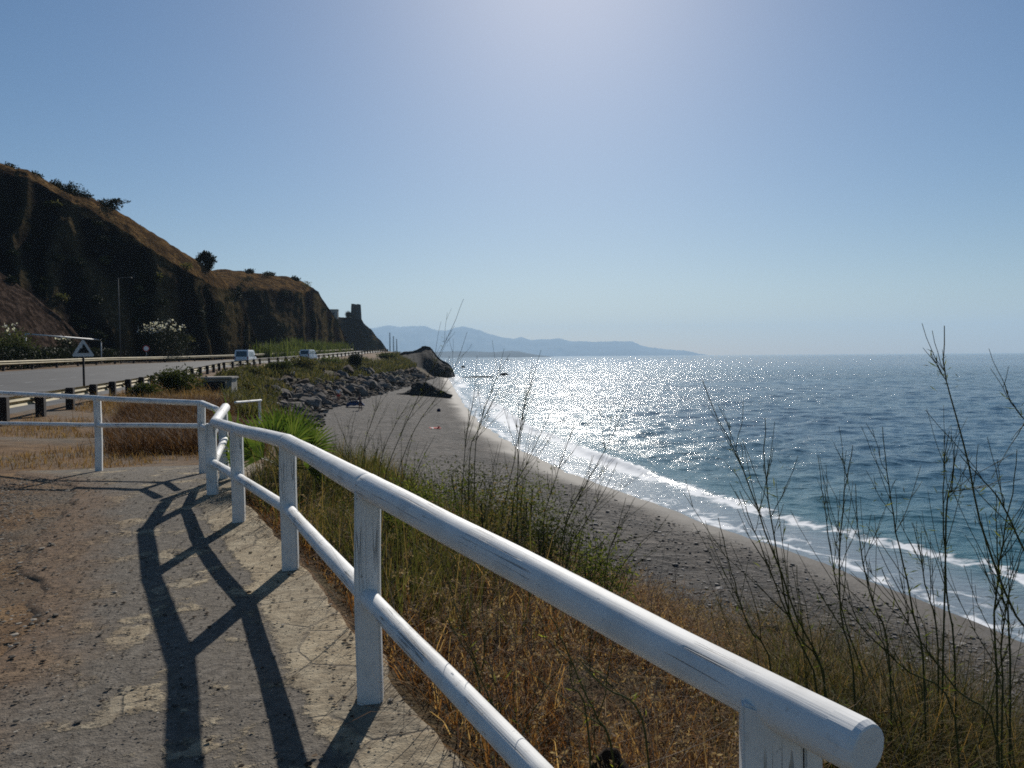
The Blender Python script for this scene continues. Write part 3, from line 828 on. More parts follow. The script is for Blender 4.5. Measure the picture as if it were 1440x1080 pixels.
def guard_rail(label, cf, off, y0, y1, step, hgt, side, pw):
    Y = np.arange(y0, y1 + .1, 1.0)
    X, Z = cf(Y); X = X + off
    zz = np.array([hz(a, b) for a, b in zip(X, Y)])
    t = np.gradient(np.stack([X, Y], 1), axis=0); t /= np.linalg.norm(t, axis=1, keepdims=True)
    nrm = np.stack([t[:, 1], -t[:, 0]], 1)
    o = thing('guard_rail', label, 'guard rail', (X[0], Y[0], zz[0]))
    prof = [(0, -.17), (-.05, -.13), (-.085, -.09), (-.05, -.03), (0, 0), (-.05, .03), (-.085, .09), (-.05, .13), (0, .17), (.012, .17), (-.03, .12), (-.065, .09), (-.03, .03), (.016, 0), (-.03, -.03), (-.065, -.09), (-.03, -.12), (.012, -.17)]
    K = len(prof)
    V = np.zeros((len(Y), K, 3))
    for j, (a, b) in enumerate(prof):
        V[:, j, 0] = X + nrm[:, 0] * a * side; V[:, j, 1] = Y + nrm[:, 1] * a * side; V[:, j, 2] = zz + hgt + b
    i = np.arange((len(Y) - 1) * K).reshape(-1, K)
    F = np.stack([i, np.roll(i, -1, 1), np.roll(i, -1, 1) + K, i + K], -1).reshape(-1, 4)
    local(o, mk('beam', V.reshape(-1, 3), F, M_beam, None, False))
    s = y0 + .7
    first = None
    while s < y1:
        x, _ = cf(np.array([s])); x = float(x[0]) + off
        k = min(len(Y) - 2, int(s - y0)); rz = math.atan2(-t[k, 0], t[k, 1])
        g = hz(x + side * .11, s)
        if first is None:
            bm = bmesh.new(); bm_box(bm, (pw, pw * 1.1, hgt + .36), (0, 0, (hgt + .36) / 2 - .14), 0, .02)
            bm_box(bm, (.07, .10, .2), (-side * (pw / 2 + .01), 0, hgt - .02), 0, .01)
            p = first = bm_obj('post', bm, M_brown)
        else:
            p = first.copy(); COL.objects.link(p)
        p.parent = o; p.matrix_parent_inverse = parent_inv(o)
        p.matrix_basis = Matrix.Translation((x + side * (pw / 2 + .05), s, g)) @ Matrix.Rotation(rz, 4, 'Z')
        s += step * (1 if s < 60 else 1.35)
    return o
guard_rail('cream steel guard rail on square dark posts along the seaward edge of the road', c_r1, 1.0, 8, 262, 3.35, .60, 1, .26)
guard_rail('cream guard rail along the inland edge of the road below the dark hill', c_r0, -.9, 20, 262, 4.0, .62, -1, .18)

def disc(bm, r, th, n=32):
    return bmesh.ops.create_cone(bm, cap_ends=True, segments=n, radius1=r, radius2=r, depth=th)['verts']

def prism(pts, y0, y1):
    bm = bmesh.new()
    a = [bm.verts.new((x, y0, z)) for x, z in pts]; b = [bm.verts.new((x, y1, z)) for x, z in pts]
    bm.faces.new(a); bm.faces.new(list(reversed(b)))
    for i in range(len(pts)): bm.faces.new((a[i], b[i], b[(i + 1) % len(pts)], a[(i + 1) % len(pts)]))
    return bm

def pipe(name, pts, r, mat, parent=None, sides=12):
    P = np.array(pts, float); R = np.array(r if hasattr(r, '__len__') else [r] * len(P), float)
    V, F = tubes(P, R, sides)
    return mk(name, V, F, mat, parent, True)

p = U(118.5, 553, 34.0); p[2] = hz(p[0], p[1])
s = thing('warning_sign', 'triangular grey warning sign with a black slope symbol on a slim pole', 'road sign', p, math.atan2(-p[0], p[1]))
top = U(117, 476, 34.0)[2] - p[2]
pipe('pole', [(0, .05, -.2), (0, .05, top - .1)], .045, M_brown, s)
hh, ww = .80, .46
def rtri(w, h, z, r=.06):
    out = []
    for (x, y, a0) in ((-w + r * 1.7, z + r, 210), (w - r * 1.7, z + r, 330), (0, z + h - 2 * r, 90)):
        for k in range(-2, 3): out.append((x + r * math.cos(math.radians(a0 + 30 * k)), y + r * math.sin(math.radians(a0 + 30 * k))))
    return sorted(out, key=lambda q: math.atan2(q[1] - z - h / 3, q[0]))
bm_obj('panel', prism(rtri(ww, hh, top - hh), -.012, .012), M_grey, s)
zb = top - hh + .16
bm_obj('symbol', prism([(-.22, zb), (.25, zb), (.06, zb + .36), (-.01, zb + .40), (-.03, zb + .22), (-.11, zb + .20)], -.019, -.0145), M_black, s)

p = U(206, 508, 98); p[2] = hz(p[0], p[1])
s = thing('speed_sign', 'small round white sign with red rim on a thin pole before the oleander', 'road sign', p, math.atan2(-p[0], p[1]))
zt = U(206, 490, 98)[2] - p[2]
pipe('pole', [(0, .05, -.2), (0, .05, zt + .3)], .04, M_steel, s)
for nm, r, y, mt in (('plate', .40, 0, M_red), ('face', .29, -.022, M_white)):
    bm = bmesh.new(); vs = disc(bm, r, .02)
    for v in vs: v.co = Vector((v.co.x, v.co.z + y, v.co.y + zt))
    bm_obj(nm, bm, mt, s)

M_lamp = m_plain('dull_lamp_steel', (.085, .085, .085), .7, 0, .1, 3, .1)
p = U(170, 512, 91); p[2] = hz(p[0], p[1])
s = thing('street_lamp', 'tall thin street lamp with a short arm in front of the dark cliff', 'street lamp', p)
zt = U(166, 391, 91)[2] - p[2]; lean = U(166, 391, 91)[0] - p[0]
pipe('pole', [(0, 0, -.3), (lean * .5, 0, zt * .5), (lean, 0, zt)], [.085, .065, .045], M_lamp, s)
pipe('arm', [(lean, 0, zt - .1), (lean + .3, 0, zt + .02), (lean + 1.2, 0, zt + .06)], .035, M_lamp, s, 8)
box_obj('lamp_head', (.62, .26, .13), (lean + 1.35, 0, zt + .05), M_lamp, s, 0, .03, .8)

a, b = U(36, 469.5, 73.5), U(142, 478, 86)
g0, g1 = hz(a[0], a[1]), hz(b[0], b[1])
s = thing('pipe_frame', 'pale grey pipe frame with a long top bar standing over the dark roadside hedge', 'frame', (b[0], b[1], g1))
local(s, pipe('top_bar', [a, b], .07, M_grey, None))
local(s, pipe('leg', [(b[0], b[1], g1 - .2), b], .06, M_grey, None))
local(s, pipe('leg', [(a[0], a[1], g0 - .2), a], .06, M_grey, None))

# concrete culvert by the bank
p = hit(306, 553)
s = thing('concrete_culvert', 'low concrete culvert box with dark opening at the top of the bank', 'culvert', p, math.atan2(-p[0], p[1]) * .4)
k = p[1] / 1080
bm = bmesh.new(); bm_box(bm, (38 * k, 1.6, 21 * k), (0, .8, 10 * k), 0, .03); bm_box(bm, (42 * k, 1.9, 3 * k), (0, .75, 21.5 * k), 0, .03)
bm_obj('body', bm, M_conc, s)
box_obj('opening', (27 * k, .06, 15 * k), (-4 * k, -.02, 9 * k), M_black, s)

# ------------------------------------------------------------------ tower, house and chimneys
M_stone = mat_rock('tower_masonry', (.07, .065, .062), (.12, .11, .10), .6)
p = U(501, 453, 462)
p[2] = U(501, 452, 462)[2]
s = thing('watchtower', 'old square stone watchtower standing alone on the far headland', 'tower', p, -.12)
k = 462 / 1080
bm = bmesh.new(); vs = bm_box(bm, (12.6 * k, 12 * k, 25 * k), (0, 0, 10 * k), 0, .12, .86)
bm_obj('wall', bm, M_stone, s)
bm = bmesh.new()
for dx, ww2, hh2 in ((-3.6, 3.2, 2.0), (0.2, 3.6, 1.0), (3.8, 3.0, 1.4)): bm_box(bm, (ww2 * k, 10.2 * k, hh2 * k), (dx * k, 0, 22.4 * k + hh2 * k / 2 + .01), 0, .06)
bm_obj('parapet', bm, M_stone, s)
box_obj('window', (1.3 * k, .1, 2.2 * k), (.6 * k, -5.75 * k, 13 * k), M_black, s)
p = U(468, 450, 452)
s = thing('stone_house', 'flat roofed pale block house half hidden behind the headland slope', 'house', p, .1)
k = 452 / 1080
box_obj('wall', (15 * k, 12 * k, 17 * k), (0, 0, 5 * k), M_conc, s, 0, .05)
box_obj('roof', (16 * k, 13 * k, 1.2 * k), (0, 0, 14.1 * k), M_conc, s, 0, .05)
box_obj('window', (2.2 * k, .12, 3 * k), (2 * k, -6.05 * k, 9 * k), M_black, s)
for px, y0, lab in ((548.5, 468, 'tallest thin chimney in the haze beyond the headland'), (553.5, 473, 'second thin chimney in the haze, just seaward of the tallest'), (558, 477, 'lowest of the thin hazy chimneys, nearest the dark rock head')):
    p = U(px, 497, 3000); p[2] = SEA
    s = thing('chimney', lab, 'chimney', p)
    pipe('shaft', [(0, 0, -2), (0, 0, U(px, y0, 3000)[2] - SEA)], [3.4, 2.4], M_conc, s)
    pipe('cap', [(0, 0, U(px, y0, 3000)[2] - SEA - 2), (0, 0, U(px, y0, 3000)[2] - SEA + .6)], [2.9, 2.9], M_conc, s)

# ------------------------------------------------------------------ vans
M_van = m_plain('white_van_paint', (.74, .75, .76), .28, 0, .02, 2, .6)
M_glass = m_plain('dark_car_glass', (.012, .014, .016), .06, 0, .02, 2, .8)
M_tyre = m_plain('tyre_rubber', (.018, .018, .018), .85, 0, .1, 8)
M_lens = m_plain('red_lens', (.32, .015, .012), .25, 0, .05, 5, .6)
def van(label, x, y, rz, L, W, H, nose):
    z = hz(x, y)
    s = thing('van', label, 'van', (x, y, z), rz)
    prof = [(-L / 2, .32), (-L / 2 - .02, .75), (-L / 2 + .03, 1.05), (-L / 2 + .14, H - .12), (-L / 2 + .3, H), (L * .5 - nose - .75, H), (L * .5 - nose - .45, H - .06), (L * .5 - nose + .1, 1.12), (L * .5 - .15, .92), (L / 2, .62), (L / 2, .30)]
    bm = bmesh.new()
    ys = [(-1, 0), (-.96, 1), (.96, 1), (1, 0)]
    rings = []
    for sgn, inset in ((-1, .06), (-1, 0), (1, 0), (1, .06)):
        ring = []
        for (a, b) in prof:
            tumble = 1 - .10 * max(0, (b - 1.0) / (H - 1.0))
            ring.append(bm.verts.new((sgn * (W / 2 - (inset == 0) * 0 - (.0 if inset else .05)) * tumble if False else sgn * (W / 2 - (.05 if inset == 0 else 0)) * tumble, a, b)))
        rings.append(ring)
    order = [rings[0], rings[1], rings[2], rings[3]]
    # outer faces are rings 0 and 3; rings 1 and 2 only narrow the shell between the flanks
    n = len(prof)
    bm.faces.new(order[0]); bm.faces.new(list(reversed(order[3])))
    for i in range(n): bm.faces.new((order[0][i], order[3][i], order[3][(i + 1) % n], order[0][(i + 1) % n]))
    for r in (order[1], order[2]):
        for v in r: bm.verts.remove(v)
    bmesh.ops.bevel(bm, geom=list(bm.edges), offset=.05, segments=3, affect='EDGES')
    bm_obj('body', bm, M_van, s)
    def tb(b): return 1 - .10 * max(0, (b - 1.0) / (H - 1.0))
    def quad(nm, pts, mt):
        bm = bmesh.new(); f = bm.faces.new([bm.verts.new(q) for q in pts])
        r = bmesh.ops.extrude_face_region(bm, geom=[f]); c = Vector((0, 0, 1.0))
        f.normal_update(); nn = f.normal * .006
        for v in r['geom']:
            if isinstance(v, bmesh.types.BMVert): v.co -= nn
        return bm_obj(nm, bm, mt, s)
    zr0, zr1 = 1.08, H - .17
    yr = lambda z: -L / 2 + .03 + (z - 1.05) / (H - .12 - 1.05) * .11 - .014
    quad('rear_window', [(-W * .38, yr(zr0), zr0), (W * .38, yr(zr0), zr0), (W * .36, yr(zr1), zr1), (-W * .36, yr(zr1), zr1)], M_glass)
    for sg in (-1, 1):
        xs = lambda z: sg * (W / 2 * tb(z) + .008)
        for a0, a1 in ((-L * .36, -L * .12), (-L * .09, L * .13)):
            quad('side_window', [(xs(1.12), a0, 1.12), (xs(1.12), a1, 1.12), (xs(H - .25), a1 - .06, H - .25), (xs(H - .25), a0, H - .25)], M_glass)
        box_obj('tail_light', (.13, .05, .36), (sg * (W / 2 - .12), -L / 2 - .015, .92), M_lens, s, 0, .015)
        box_obj('mirror', (.16, .12, .22), (sg * (W / 2 + .07), L * .5 - nose - .45, 1.22), M_black, s, 0, .03)
        for a0 in (-L * .30, L * .31):
            bm = bmesh.new(); vs = disc(bm, .33, .22, 24)
            for v in vs: v.co = Vector((v.co.z + sg * (W / 2 - .12), v.co.x + a0, v.co.y + .33))
            wh = bm_obj('wheel', bm, M_tyre, s)
            bm = bmesh.new(); vs = disc(bm, .19, .236, 20)
            for v in vs: v.co = Vector((v.co.z + sg * (W / 2 - .12), v.co.x + a0, v.co.y + .33))
            bm_obj('rim', bm, M_steel, wh)
    yw = L * .5 - nose
    quad('windscreen', [(W * .40, yw + .09, 1.16), (-W * .40, yw + .09, 1.16), (-W * .37, yw - .40, H - .14), (W * .37, yw - .40, H - .14)], M_glass)
    box_obj('bumper', (W * .94, .14, .2), (0, -L / 2 - .03, .42), M_black, s, 0, .03)
    box_obj('number_plate', (.5, .02, .11), (0, -L / 2 - .035, .80), M_white, s)
    return s
a = U(346, 512, 104); van('white van with a wide dark rear window driving away, nearer of two', a[0], a[1], .10, 4.9, 1.86, 1.98, .95)
a = U(434, 505, 135); van('white panel van farther along the road beside the green reeds', a[0], a[1], -.06, 4.5, 1.8, 1.88, .85)

# ------------------------------------------------------------------ people and things on the beach
M_skin = m_plain('tanned_skin', (.30, .16, .10), .6, 0, .05, 8)
M_hair = m_plain('dark_hair', (.02, .014, .010), .6, 0, .1, 20)
M_navy = m_plain('navy_cloth', (.02, .03, .07), .8, 0, .1, 6)
M_redc = m_plain('red_cloth', (.42, .035, .03), .8, 0, .08, 6)
M_pale = m_plain('pale_cloth', (.62, .60, .58), .85, 0, .06, 6)
M_blue = m_plain('blue_canvas', (.06, .16, .50), .7, 0, .15, 3)
def skin(name, nodes, edges, mat, parent, sub=2, root=0):
    me = bpy.data.meshes.new(name)
    me.from_pydata([n[:3] for n in nodes], edges, [])
    o = bpy.data.objects.new(name, me); COL.objects.link(o)
    o.modifiers.new('s', 'SKIN'); sb = o.modifiers.new('u', 'SUBSURF'); sb.levels = sb.render_levels = sub
    sv = me.skin_vertices[0].data
    for i, n in enumerate(nodes): sv[i].radius = (n[3], n[3]); sv[i].use_root = (i == root)
    dg = bpy.context.evaluated_depsgraph_get(); dg.update()
    m2 = bpy.data.meshes.new_from_object(o.evaluated_get(dg)); m2.name = name
    o.modifiers.clear(); o.data = m2
    m2.materials.clear(); m2.materials.append(mat)
    for pz in m2.polygons: pz.use_smooth = True
    o.parent = parent
    return o
def person(label, x, y, rz, bend=0.0, arms=((.25, .12), (.22, -.05)), stride=.12, top=None, bottom=M_navy, size=1.0):
    s = thing('person', label, 'person', (x, y, hz(x, y)), rz)
    s.scale = (size,) * 3
    N, E = [], []
    def add(x, y, z, r, to=None):
        N.append((x, y, z, r)); i = len(N) - 1
        if to is not None: E.append((to, i))
        return i
    fw = lambda z: bend * max(0, z - .95)
    pel = add(0, 0, .95, .125)
    wa = add(0, fw(1.1), 1.10, .115, pel); ch = add(0, fw(1.3) + .01, 1.30, .135, wa); ne = add(0, fw(1.47), 1.47, .058, ch)
    hd = add(0, fw(1.60) + .025, 1.59, .085, ne); add(0, fw(1.7) + .03, 1.68, .078, hd)
    no = add(0, fw(1.58) + .115, 1.585, .018, hd)
    for sg in (-1, 1):
        hp = add(sg * .10, 0, .90, .085, pel); kn = add(sg * .11, sg * stride * .6 + .02, .50, .058, hp); an = add(sg * .11, sg * stride, .09, .038, kn)
        add(sg * .12, sg * stride + .15, .035, .032, an)
        out, fo = arms[0 if sg < 0 else 1]
        sh = add(sg * .185, fw(1.40), 1.40, .055, ch)
        el = add(sg * (.20 + out * .3), fw(1.40) - .02 + fo * .5, 1.13, .042, sh)
        wr = add(sg * (.20 + out * .45), fw(1.40) + fo + .06, .90, .030, el)
        pa = add(sg * (.20 + out * .47), fw(1.40) + fo + .08, .85, .033, wr)
        for k in range(4):
            f0 = add(sg * (.20 + out * .47), fw(1.40) + fo + .05 + .021 * k, .80, .010, pa)
            add(sg * (.195 + out * .44), fw(1.40) + fo + .06 + .021 * k, .75 + .006 * abs(k - 1.5), .008, f0)
        add(sg * (.17 + out * .46), fw(1.40) + fo + .125, .815, .011, pa)
    skin('body', N, E, M_skin, s)
    hb_ = add
    skin('hair', [(0, fw(1.62) - .02, 1.60, .075), (0, fw(1.7) + .0, 1.685, .088), (0, fw(1.72) + .05, 1.72, .06)], [(0, 1), (1, 2)], M_hair, s)
    cl = [(0, 0, .98, .14), (-.10, 0, .88, .105), (-.115, -stride * .35, .68, .088), (.10, 0, .88, .105), (.115, stride * .35 + .01, .68, .088)]
    skin('shorts', cl, [(0, 1), (1, 2), (0, 3), (3, 4)], bottom, s)
    if top:
        skin('shirt', [(0, fw(1.02), 1.0, .135), (0, fw(1.15), 1.15, .132), (0, fw(1.33) + .01, 1.33, .152), (-.19, fw(1.4), 1.40, .075), (.19, fw(1.4), 1.40, .075), (-.225, fw(1.4), 1.27, .062), (.225, fw(1.4), 1.27, .062)],
             [(0, 1), (1, 2), (2, 3), (2, 4), (3, 5), (4, 6)], top, s)
    return s
a = hit(476, 567); person('person in pale top and red shorts standing on the beach beside the boulders', a[0], a[1], .5, .05, top=M_pale, bottom=M_redc, size=1.06)
a = hit(507, 578); person('person in dark clothes standing beside the blue beach shelter', a[0], a[1], 2.2, .12, ((.5, .2), (.4, .15)), .10, M_navy, M_navy)
a = hit(499, 573); kk = a[1] / 1080
s = thing('beach_shelter', 'low blue canvas beach shelter pitched on the grey pebbles', 'beach shelter', a, .1)
nx, ny = 22, 10
gx, gy = np.meshgrid(np.linspace(-1, 1, nx), np.linspace(0, 1, ny))
Wd, Hd = 13 * kk, 9.5 * kk
cz = Hd * np.sqrt(np.clip(1 - gx ** 2 * .92, 0, 1)) * np.sqrt(np.clip(1 - gy ** 2 * .95, 0, 1)) + .04 * np.sin(gx * 9)
V = np.stack([gx * Wd, gy * Wd * .9, cz], -1).reshape(-1, 3)
cv = mk('canopy', V, grid_faces(ny, nx), M_blue, s, True); sm_ = cv.modifiers.new('thickness', 'SOLIDIFY'); sm_.thickness = .02
an = np.linspace(-1, 1, 14)
pipe('hoop', [(q * Wd, 0, Hd * math.sqrt(max(0, 1 - q * q * .92)) - .01) for q in an], .02, M_steel, s, 8)
a = hit(612, 603); kk = a[1] / 1080
s = thing('beach_towel', 'red and white towel lying crumpled on the sand below the rock', 'towel', a, .25)
gx, gy = np.meshgrid(np.linspace(-1, 1, 26), np.linspace(-1, 1, 14))
V = np.stack([gx * 7.5 * kk, gy * .45, .05 + .05 * np.abs(fbm(gx * 3, gy * 3, 3, 5)) * 4 + .0 * gx], -1).reshape(-1, 3)
tw = mk('cloth', V, grid_faces(14, 26), M_redc, s, True); tw.modifiers.new('thickness', 'SOLIDIFY').thickness = .02
V2 = V.copy().reshape(14, 26, 3)[:, 4:9].reshape(-1, 3); V2[:, 2] += .012
mk('white_stripe', V2, grid_faces(14, 5), M_pale, s, True)
bm = bmesh.new(); vs = bm_box(bm, (3.6 * kk, .35, 3.8 * kk), (5 * kk, .1, 2.2 * kk), .2, .06, .75); bg_ = bm_obj('beach_bag', bm, M_redc); bg_.location = a
tag(bg_, 'small red bag standing at the end of the beach towel', 'bag')
bm = bmesh.new(); bm_box(bm, (.42, .3, .36), (0, 0, .17), .3, .07, .8); q = hit(617, 579)
o = bm_obj('backpack', bm, M_navy); o.location = q; tag(o, 'small dark backpack alone on the sand between the towel and the black rock', 'backpack')
# ------------------------------------------------------------------ rocks
def rock_mesh(seed, sub=3, cuts=7, rough=.22, flat=True):
    bm = bmesh.new(); bmesh.ops.create_icosphere(bm, subdivisions=sub, radius=1.0)
    V = np.array([v.co[:] for v in bm.verts]); r = np.random.default_rng(seed)
    for _ in range(cuts):
        n = r.normal(0, 1, 3); n /= np.linalg.norm(n); c = r.uniform(.45, .85)
        dd = V @ n - c
        V = V - np.where(dd > 0, dd, 0)[:, None] * n * .92
    V = V * (1 + rough * (fbm(V[:, 0] * 2.2 + seed, V[:, 1] * 2.2 + V[:, 2] * 1.7, 4, seed) + .4 * fbm(V[:, 0] * 6 + V[:, 2] * 5, V[:, 1] * 6 - V[:, 2] * 4, 3, seed + 5)))[:, None]
    for v, c in zip(bm.verts, V): v.co = c
    me = bpy.data.meshes.new('rock'); bm.to_mesh(me); bm.free()
    for p_ in me.polygons: p_.use_smooth = not flat
    return me
def rock_obj(name, me, mat, loc, scl, rot):
    o = bpy.data.objects.new(name, me); COL.objects.link(o)
    if not me.materials: me.materials.append(mat)
    o.location = loc; o.scale = scl; o.rotation_euler = rot
    return o
pale = [rock_mesh(200 + i, 3, 13, .14) for i in range(6)]; brown = [rock_mesh(230 + i, 3, 12, .16) for i in range(4)]
r4 = np.random.default_rng(77)
n_b = 0; tries = 0
while n_b < 290 and tries < 6000:
    tries += 1
    if r4.random() < .82:
        Y = r4.uniform(64, 140); t = r4.beta(2.4, 1.6) * .75 + .30
    else:
        Y = r4.uniform(135, 200); t = r4.uniform(.2, 1.05)
    if Y < 62 and r4.random() < .5: continue
    e0, e1 = float(c_et(Y)[0]), float(c_eb(Y)[0])
    X = e0 + (e1 - e0) * t
    sz = r4.choice([.5, .7, .95, 1.25], p=[.35, .35, .2, .1]) * r4.uniform(.45, .8) * (1 + Y / 300)
    isb = r4.random() < .3
    me = (brown if isb else pale)[r4.integers(4 if isb else 6)]
    o = rock_obj('boulder', me, M_brownrock if isb else M_boulder, (X, Y, hz(X, Y) + sz * .22), (sz * r4.uniform(.9, 1.4), sz * r4.uniform(.8, 1.2), sz * r4.uniform(.6, .95)), tuple(r4.uniform(-.5, .5, 2)) + (r4.uniform(0, 6),))
    if isb: tag(o, 'brown earthy boulder lying in the rock bank between the road and the beach', 'boulder', 'brown boulders of the bank')
    else: tag(o, 'pale grey boulder lying in the rock bank between the road and the beach', 'boulder', 'pale boulders of the bank')
    n_b += 1

def big_rock(name, label, px, py, d, wpx, hpx, depth, seed, mat, kind=None, sink=.35, lean=0.0, cat='rock'):
    k = d / 1080
    me = rock_mesh(seed, 5, 12, .5, True)
    c = U(px, py, d)
    o = rock_obj(name, me, mat, c, (1, 1, 1), (0, 0, 0))
    V = np.array([v.co[:] for v in me.vertices])
    V = (V - (V.max(0) + V.min(0)) / 2) / ((V.max(0) - V.min(0)) / 2)
    V[:, 2] += .35 * fbm(V[:, 0] * 3 + seed, V[:, 1] * 2, 4, seed) * (V[:, 2] > -.2)
    V[:, 0] += lean * (1 - V[:, 2])
    V = V * np.array([wpx * k / 2, depth / 2, hpx * k * (1 + sink) / 2]); V[:, 2] += hpx * k * (1 - sink) / 2
    me.vertices.foreach_set('co', V.astype(np.float32).ravel()); me.update()
    if kind: tag(o, kind=kind)
    else: tag(o, label, cat)
    return o
big_rock('rock', 'largest of the black rocks lying alone on the beach at the waterline', 602, 558, 113, 62, 22, 5.5, 301, M_dark)
big_rock('rock', 'low ragged black rock touching the landward side of the largest beach rock', 578, 559, 112, 40, 13, 3.5, 302, M_dark)
big_rock('rock', 'small flat black rock beside the seaward tip of the largest beach rock', 628, 561, 110, 17, 8, 1.8, 303, M_dark)
big_rock('rock', 'dark rock shelf at the foot of the rocky headland, reaching into the surf', 622, 528, 222, 32, 17, 7, 313, M_dark)
big_rock('rock', 'small black rock poking out of the glittering sea', 709, 528, 246, 13, 4.2, 2.4, 321, M_dark)
big_rock('rock', 'low wave washed reef rock between the headland and the small sea rock', 672, 531, 226, 44, 2.2, 3.0, 322, M_dark)
big_rock('rock', 'tiny dark rock in bright water, farther out than the others', 651, 517, 430, 6, 3, 2.4, 323, M_dark)
# flat ledge at the foot of the bank and a stone under the railing
q = hit(1000, 893)
me = rock_mesh(331, 4, 10, .35); o = rock_obj('rock_ledge', me, M_boulder, q + np.array([0, 0, .05]), (1.25, .5, .22), (.05, -.08, -.35)); tag(o, 'flat pale rock ledge at the foot of the bank above the dark pebbles', 'rock')
q = hit(1085, 918)
me = rock_mesh(332, 4, 10, .35); o = rock_obj('rock_ledge', me, M_boulder, q + np.array([0, 0, .02]), (.8, .4, .16), (.0, .05, -.5)); tag(o, 'second, smaller flat pale rock ledge, half covered by dry stalks', 'rock')
q = U(852, 1075, 2.7)
me = rock_mesh(334, 4, 6, .2, False); o = rock_obj('stone', me, M_brownrock, (q[0], q[1], hz(q[0], q[1]) + .12), (.10, .10, .22), (0, .1, .5)); tag(o, 'upright brown stone in dry grass under the railing', 'stone')
# buoy
q = G(713.5, 506.5, SEA)
s = thing('buoy', 'tiny dark buoy floating far out in the sun glitter', 'buoy', q)
pipe('float', [(0, 0, -.6), (0, 0, .2), (0, 0, 1.2), (0, 0, 1.6)], [1.3, 1.6, 1.5, .6], M_black, s); pipe('mast', [(0, 0, 1.5), (0, 0, 4.0)], [.35, .2], M_black, s)

n = 5200
Y = 58 + 145 * rng.uniform(0, 1, n) ** 1.2; t = rng.beta(2.2, 1.5, n) * .9 + .22
e0, e1 = c_et(Y)[0], c_eb(Y)[0]; X = e0 + (e1 - e0) * t
S = np.exp(rng.normal(math.log(.17), .45, n)).clip(.07, .45)
base = np.array([(1, 0, 0), (0, 1, 0), (-1, 0, 0), (0, -1, 0), (.7, .7, .75), (-.7, .7, .8), (-.65, -.7, .8), (.7, -.65, .7)], float)
V = base[None] * S[:, None, None] * rng.uniform(.6, 1.3, (n, 8, 3)) + np.stack([X, Y, height(X, Y) - .01], 1)[:, None]
qf = np.array([(0, 1, 5, 4), (1, 2, 6, 5), (2, 3, 7, 6), (3, 0, 4, 7), (4, 5, 6, 7)])
M_rub = NT('bank_rubble'); M_rub = M_rub.done(M_rub.bsdf(M_rub.ramp(M_rub.n('NewGeometry').outputs['Random Per Island'], [(0, (.035, .03, .026)), (.6, (.12, .10, .085)), (1, (.28, .25, .215))]), .95, None, 0, .05))
tag(mk('rubble', V.reshape(-1, 3), (np.arange(n)[:, None, None] * 8 + qf[None]).reshape(-1, 4), M_rub, None, False), kind='stuff')

# pebbles and crumbs on the path
def scatter_path(n, lo, hi, mat, name, ymax=11.5, flat=.6, left=None):
    Y = .9 + (ymax - .9) * rng.uniform(0, 1, n) ** 1.5
    e, _ = c_et(Y); l = np.interp(Y, YP, pl) - 1.0
    tt = rng.uniform(0, 1, n) if left is None else rng.beta(1, left, n)
    X = l + (e - l) * tt
    Z = height(np.minimum(X, e - .02), Y) + .031
    S = np.exp(rng.normal(math.log(lo), .45, n)); S = np.clip(S, lo * .4, hi)
    base = np.array([(1, 0, 0), (0, 1, 0), (-1, 0, 0), (0, -1, 0), (.7, .7, .55), (-.7, .7, .6), (-.65, -.7, .6), (.7, -.65, .5), (0, 0, .8)], float)
    V = base[None] * S[:, None, None] * rng.uniform(.6, 1.25, (n, 9, 3)); V[..., 2] *= flat
    a = rng.uniform(0, 6.28, n); c, s_ = np.cos(a)[:, None], np.sin(a)[:, None]
    V = np.stack([V[..., 0] * c - V[..., 1] * s_, V[..., 0] * s_ + V[..., 1] * c, V[..., 2]], -1) + np.stack([X, Y, Z], 1)[:, None]
    q = np.array([(0, 4, 1), (1, 4, 5), (1, 5, 2), (2, 5, 6), (2, 6, 3), (3, 6, 7), (3, 7, 0), (0, 7, 4), (4, 8, 5), (5, 8, 6), (6, 8, 7), (7, 8, 4)])
    F = (np.arange(n)[:, None, None] * 9 + q[None]).reshape(-1, 3)
    return tag(mk(name, V.reshape(-1, 3), F, mat, None, False), kind='stuff')
M_grit = NT('path_grit'); M_grit = M_grit.done(M_grit.bsdf(M_grit.ramp(M_grit.n('NewGeometry').outputs['Random Per Island'], [(0, (.04, .033, .027)), (.6, (.15, .128, .10)), (1, (.34, .30, .245))]), .9, None, 0, .2))
M_crumb = NT('dark_crumbs'); M_crumb = M_crumb.done(M_crumb.bsdf(M_crumb.ramp(M_crumb.n('NewGeometry').outputs['Random Per Island'], [(0, (.018, .013, .010)), (.8, (.06, .042, .03)), (1, (.14, .10, .065))]), .95, None, 0, .1))
scatter_path(11000, .0045, .016, M_grit, 'gravel')
scatter_path(2200, .006, .019, M_crumb, 'litter', flat=.5)
scatter_path(6500, .009, .035, M_grit, 'gravel', left=6)

